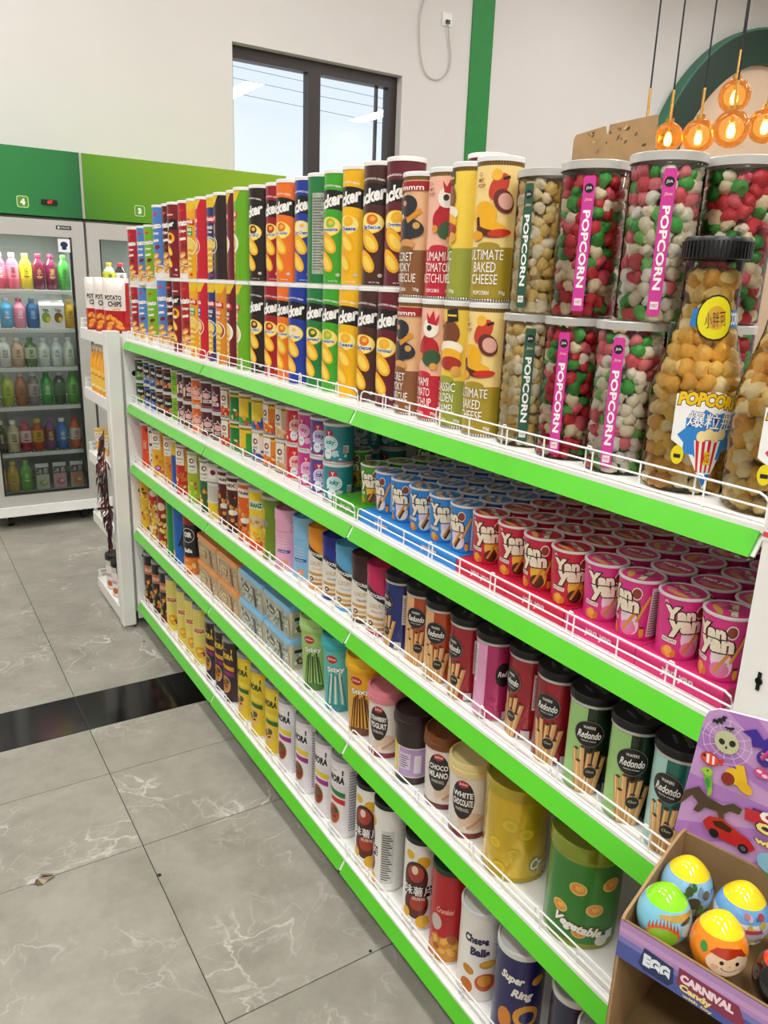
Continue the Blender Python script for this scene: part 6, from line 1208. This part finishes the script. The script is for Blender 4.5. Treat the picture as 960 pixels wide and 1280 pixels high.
dino = [('e', -.3, .42, .62, .17, '#e2742a'), ('e', -.3, .37, .56, .18, '#8cc22c'), ('e', .3, .70, .9, .045, '#e8c86a'), ('e', .6, .64, .3, .03, '#3a4a3a', 10), ('e', .7, .50, .35, .10, '#c8e0e0')] + [('p', [(-.9 + .13 * i, .48 + .09 * math.sin(PI * i / 9)), (-.8 + .13 * i, .48 + .09 * math.sin(PI * i / 9)), (-.87 + .13 * i, .60 + .10 * math.sin(PI * i / 9))], '#d8501e') for i in range(9)]
kid = [('e', .0, .47, .80, .20, '#f3d3b0'), ('p', [(-.72, .60), (-.1, .55), (.3, .61), (.72, .56), (.5, .68), (0, .70), (-.5, .68)], '#c83a1e'), ('e', -.27, .50, .075, .030, '#1d1512'), ('e', .27, .50, .075, .030, '#1d1512'), ('e', -.48, .42, .13, .04, '#eeb096'), ('e', .48, .42, .13, .04, '#eeb096'), ('e', 0, .46, .04, .012, '#dca888')] + [('b', .26 * math.sin(a), .43 - .05 * math.cos(a), .08, .011, math.degrees(a) * .7, '#3a2018') for a in [R_(-70 + 20 * i) for i in range(8)]] + [('e', -.95, .62, .14, .07, '#3aa03a', 30)]
jung = spk(30, -1.4, 1.4, .2, .72, ['#5a6a3a', '#e8dcb0', '#4a8a3a', '#8ab0c8', '#6a5a3a'], (.16, .05), 4) + [('e', -.1, .50, .3, .09, '#5a5038', 30)]
fair = spk(30, -1.4, 1.4, .2, .72, ['#d8403a', '#f0e2ea', '#e8a0b8', '#5a8ac8', '#e8c84a'], (.15, .05), 7) + [('b', 0, .50, .8, .06, 0, '#c8406a')]
faceA = R_(-35)
egg(.031, .0312, flo, (0, 0), faceA, '#8ee01c', lambda q: '#7fc4d8' if q > .28 else '#c8c878', dino, 'toy egg with lime green cap and spiky dinosaur picture')
egg(.031, .0875, flo, (0, 0), faceA, '#f8d80c', lambda q: '#8abcdc' if q > .4 else '#b8c49a', jung, 'toy egg with yellow cap and jungle picture, in back left corner')
egg(.087, .0918, flo, (0, 0), faceA, '#f8d80c', lambda q: '#6aa4d8' if q > .55 else '#dcdfe2', fair, 'toy egg with yellow cap and fairground picture behind smiling egg')
egg(.0875, .0325, flo, (R_(-3), 0), faceA, '#f8d80c', lambda q: '#f08a1c', kid, 'orange toy egg with yellow cap and smiling child face')
egg(.147, .033, flo, (0, 0), faceA, '#d81c1c', lambda q: '#1a1618', None, 'black toy egg with red cap at the right edge')
egg(.147, .0895, flo, (0, 0), faceA, '#f8d80c', lambda q: '#8abcdc', jung, 'toy egg with yellow cap behind the black egg')
egg(.100, .040, .6785, (0, 0), faceA, '#6ac01c', lambda q: '#8ac0a0' if q > .3 else '#c84a3a', fair, 'toy egg with green cap in the lower tray')
egg(.19, .06, .6785, (0, 0), faceA, '#8ee01c', lambda q: '#7fc4d8', jung, 'toy egg with green cap deep in the lower tray')

# ------------------------------------------------------------------ torn cardboard sheet standing behind the jars
t = thing('cardboard_sheet', 'torn brown cardboard sheet standing behind the popcorn jars', 'cardboard', (.62, 0, DECK[0]))
z1, z2 = .592, .583
pr = [(.755, 0), (.995, 0), (.992, z1 - .015), (.985, z1 - .006), (.90, z1 + .001), (.895, z1 - .016), (.888, z1 - .016), (.886, z1 + .002), (.80, z1 + .004), (.758, z1 + .004)]
m = MB(); m.prism([(a - .02, b) for a, b in pr], 0, 0, .005); link('sheet', m.mesh('sheet', smooth=False), M_CARDBRD, t)
rn = random.Random(3); S = []
for i in range(16): S.append(('e', rn.uniform(.02, .22), rn.uniform(.54, .585), rn.uniform(.002, .007), rn.uniform(.001, .003), rn.choice(['#6a5030', '#5a4228', '#c8a878']), rn.uniform(-40, 60)))
link('tear_marks', flat_print('tear_marks', S, (-.0003, .975, 0), (0, -1, 0), (0, 0, 1)), M_CARD, t)
t = thing('gondola_bay', 'hidden far side of the white gondola shelving', 'shelving', (0, 0, 0), 0, 'bays of the gondola shelving')
m = MB(); m.box(GD + .063, .80, 0, 3 * B, 1.205, DECK[0] - .0005); link('top_shelf', m.mesh('top_shelf', smooth=False), M_WHITE, t)
m = MB(); m.box(GD + .063, .66, .0, 3 * B, .0, 1.2045); link('back_body', m.mesh('back_body', smooth=False), M_GREYW, t)

# ------------------------------------------------------------------ litter on the floor
t = thing('crumpled_wrapper', 'small crumpled brown wrapper lying on the floor tile', 'litter', (-.606, 1.343, 0)); rn = random.Random(9); m = MB(); P = []
for i in range(12): a = 2 * PI * i / 12; r = .026 * rn.uniform(.6, 1.15); m.v.append((r * 1.35 * math.cos(a), r * .8 * math.sin(a), .0006 + (i % 3) * .003))
m.v.append((0.004, 0.002, .012)); m.v.append((-.012, .004, .008))
for i in range(12): m.f.append([i, (i + 1) % 12, 12 if i < 6 else 13]); m.c.append(lin(rn.choice(['#7a6a52', '#4a3c2c', '#b8ac94', '#9a8a70'])))
m.f.append([0, 12, 13]); m.c.append(lin('#5a4a38')); m.f.append([6, 13, 12]); m.c.append(lin('#8a7a60'))
link('wrapper_foil', m.mesh('wrapper_foil', smooth=False), M_BAG, t)
for i, (u, v, r) in enumerate(((180, 802, .005), (199, 1094, .006), (463, 1189, .004))):
    p = hit(u, v, 2, 0.0); m = MB(); m.lathe([(r, .0), (r * .9, .0012), (r * .3, .002), (0, .002)], 9, '#181614'); tag(link('floor_crumb', m.mesh('floor_crumb'), M_CARD, None, (p[0], p[1], .0002)), ('tiny dark crumb on the floor near the far post', 'tiny dark crumb on the tile beside the long joint', 'tiny dark crumb on the floor close to the bottom rail')[i], 'litter', 'crumbs on the floor')

# ------------------------------------------------------------------ labels: one text per thing
seen = {}
for o, desc, tier, where, y in PLACED:
    if where in ('BACK', 'FR'): continue
    seen.setdefault((desc, tier, where), []).append((y, o))
for (desc, tier, where), L_ in seen.items():
    L_.sort(key=lambda q: -q[0])
    w_ = (', ' + where if where and not where.startswith(('behind', 'under')) else (' ' + where if where else '')) + (' of ' if where.endswith('row') else ', ') + TN[tier] + ' shelf'
    for i, (y, o) in enumerate(L_):
        txt = desc + w_
        if len(L_) > 1: txt += ', ' + (('farther', 'nearer')[i] if len(L_) == 2 else ordn[i] + ' from left' if i < 7 else '')
        o['label'] = txt
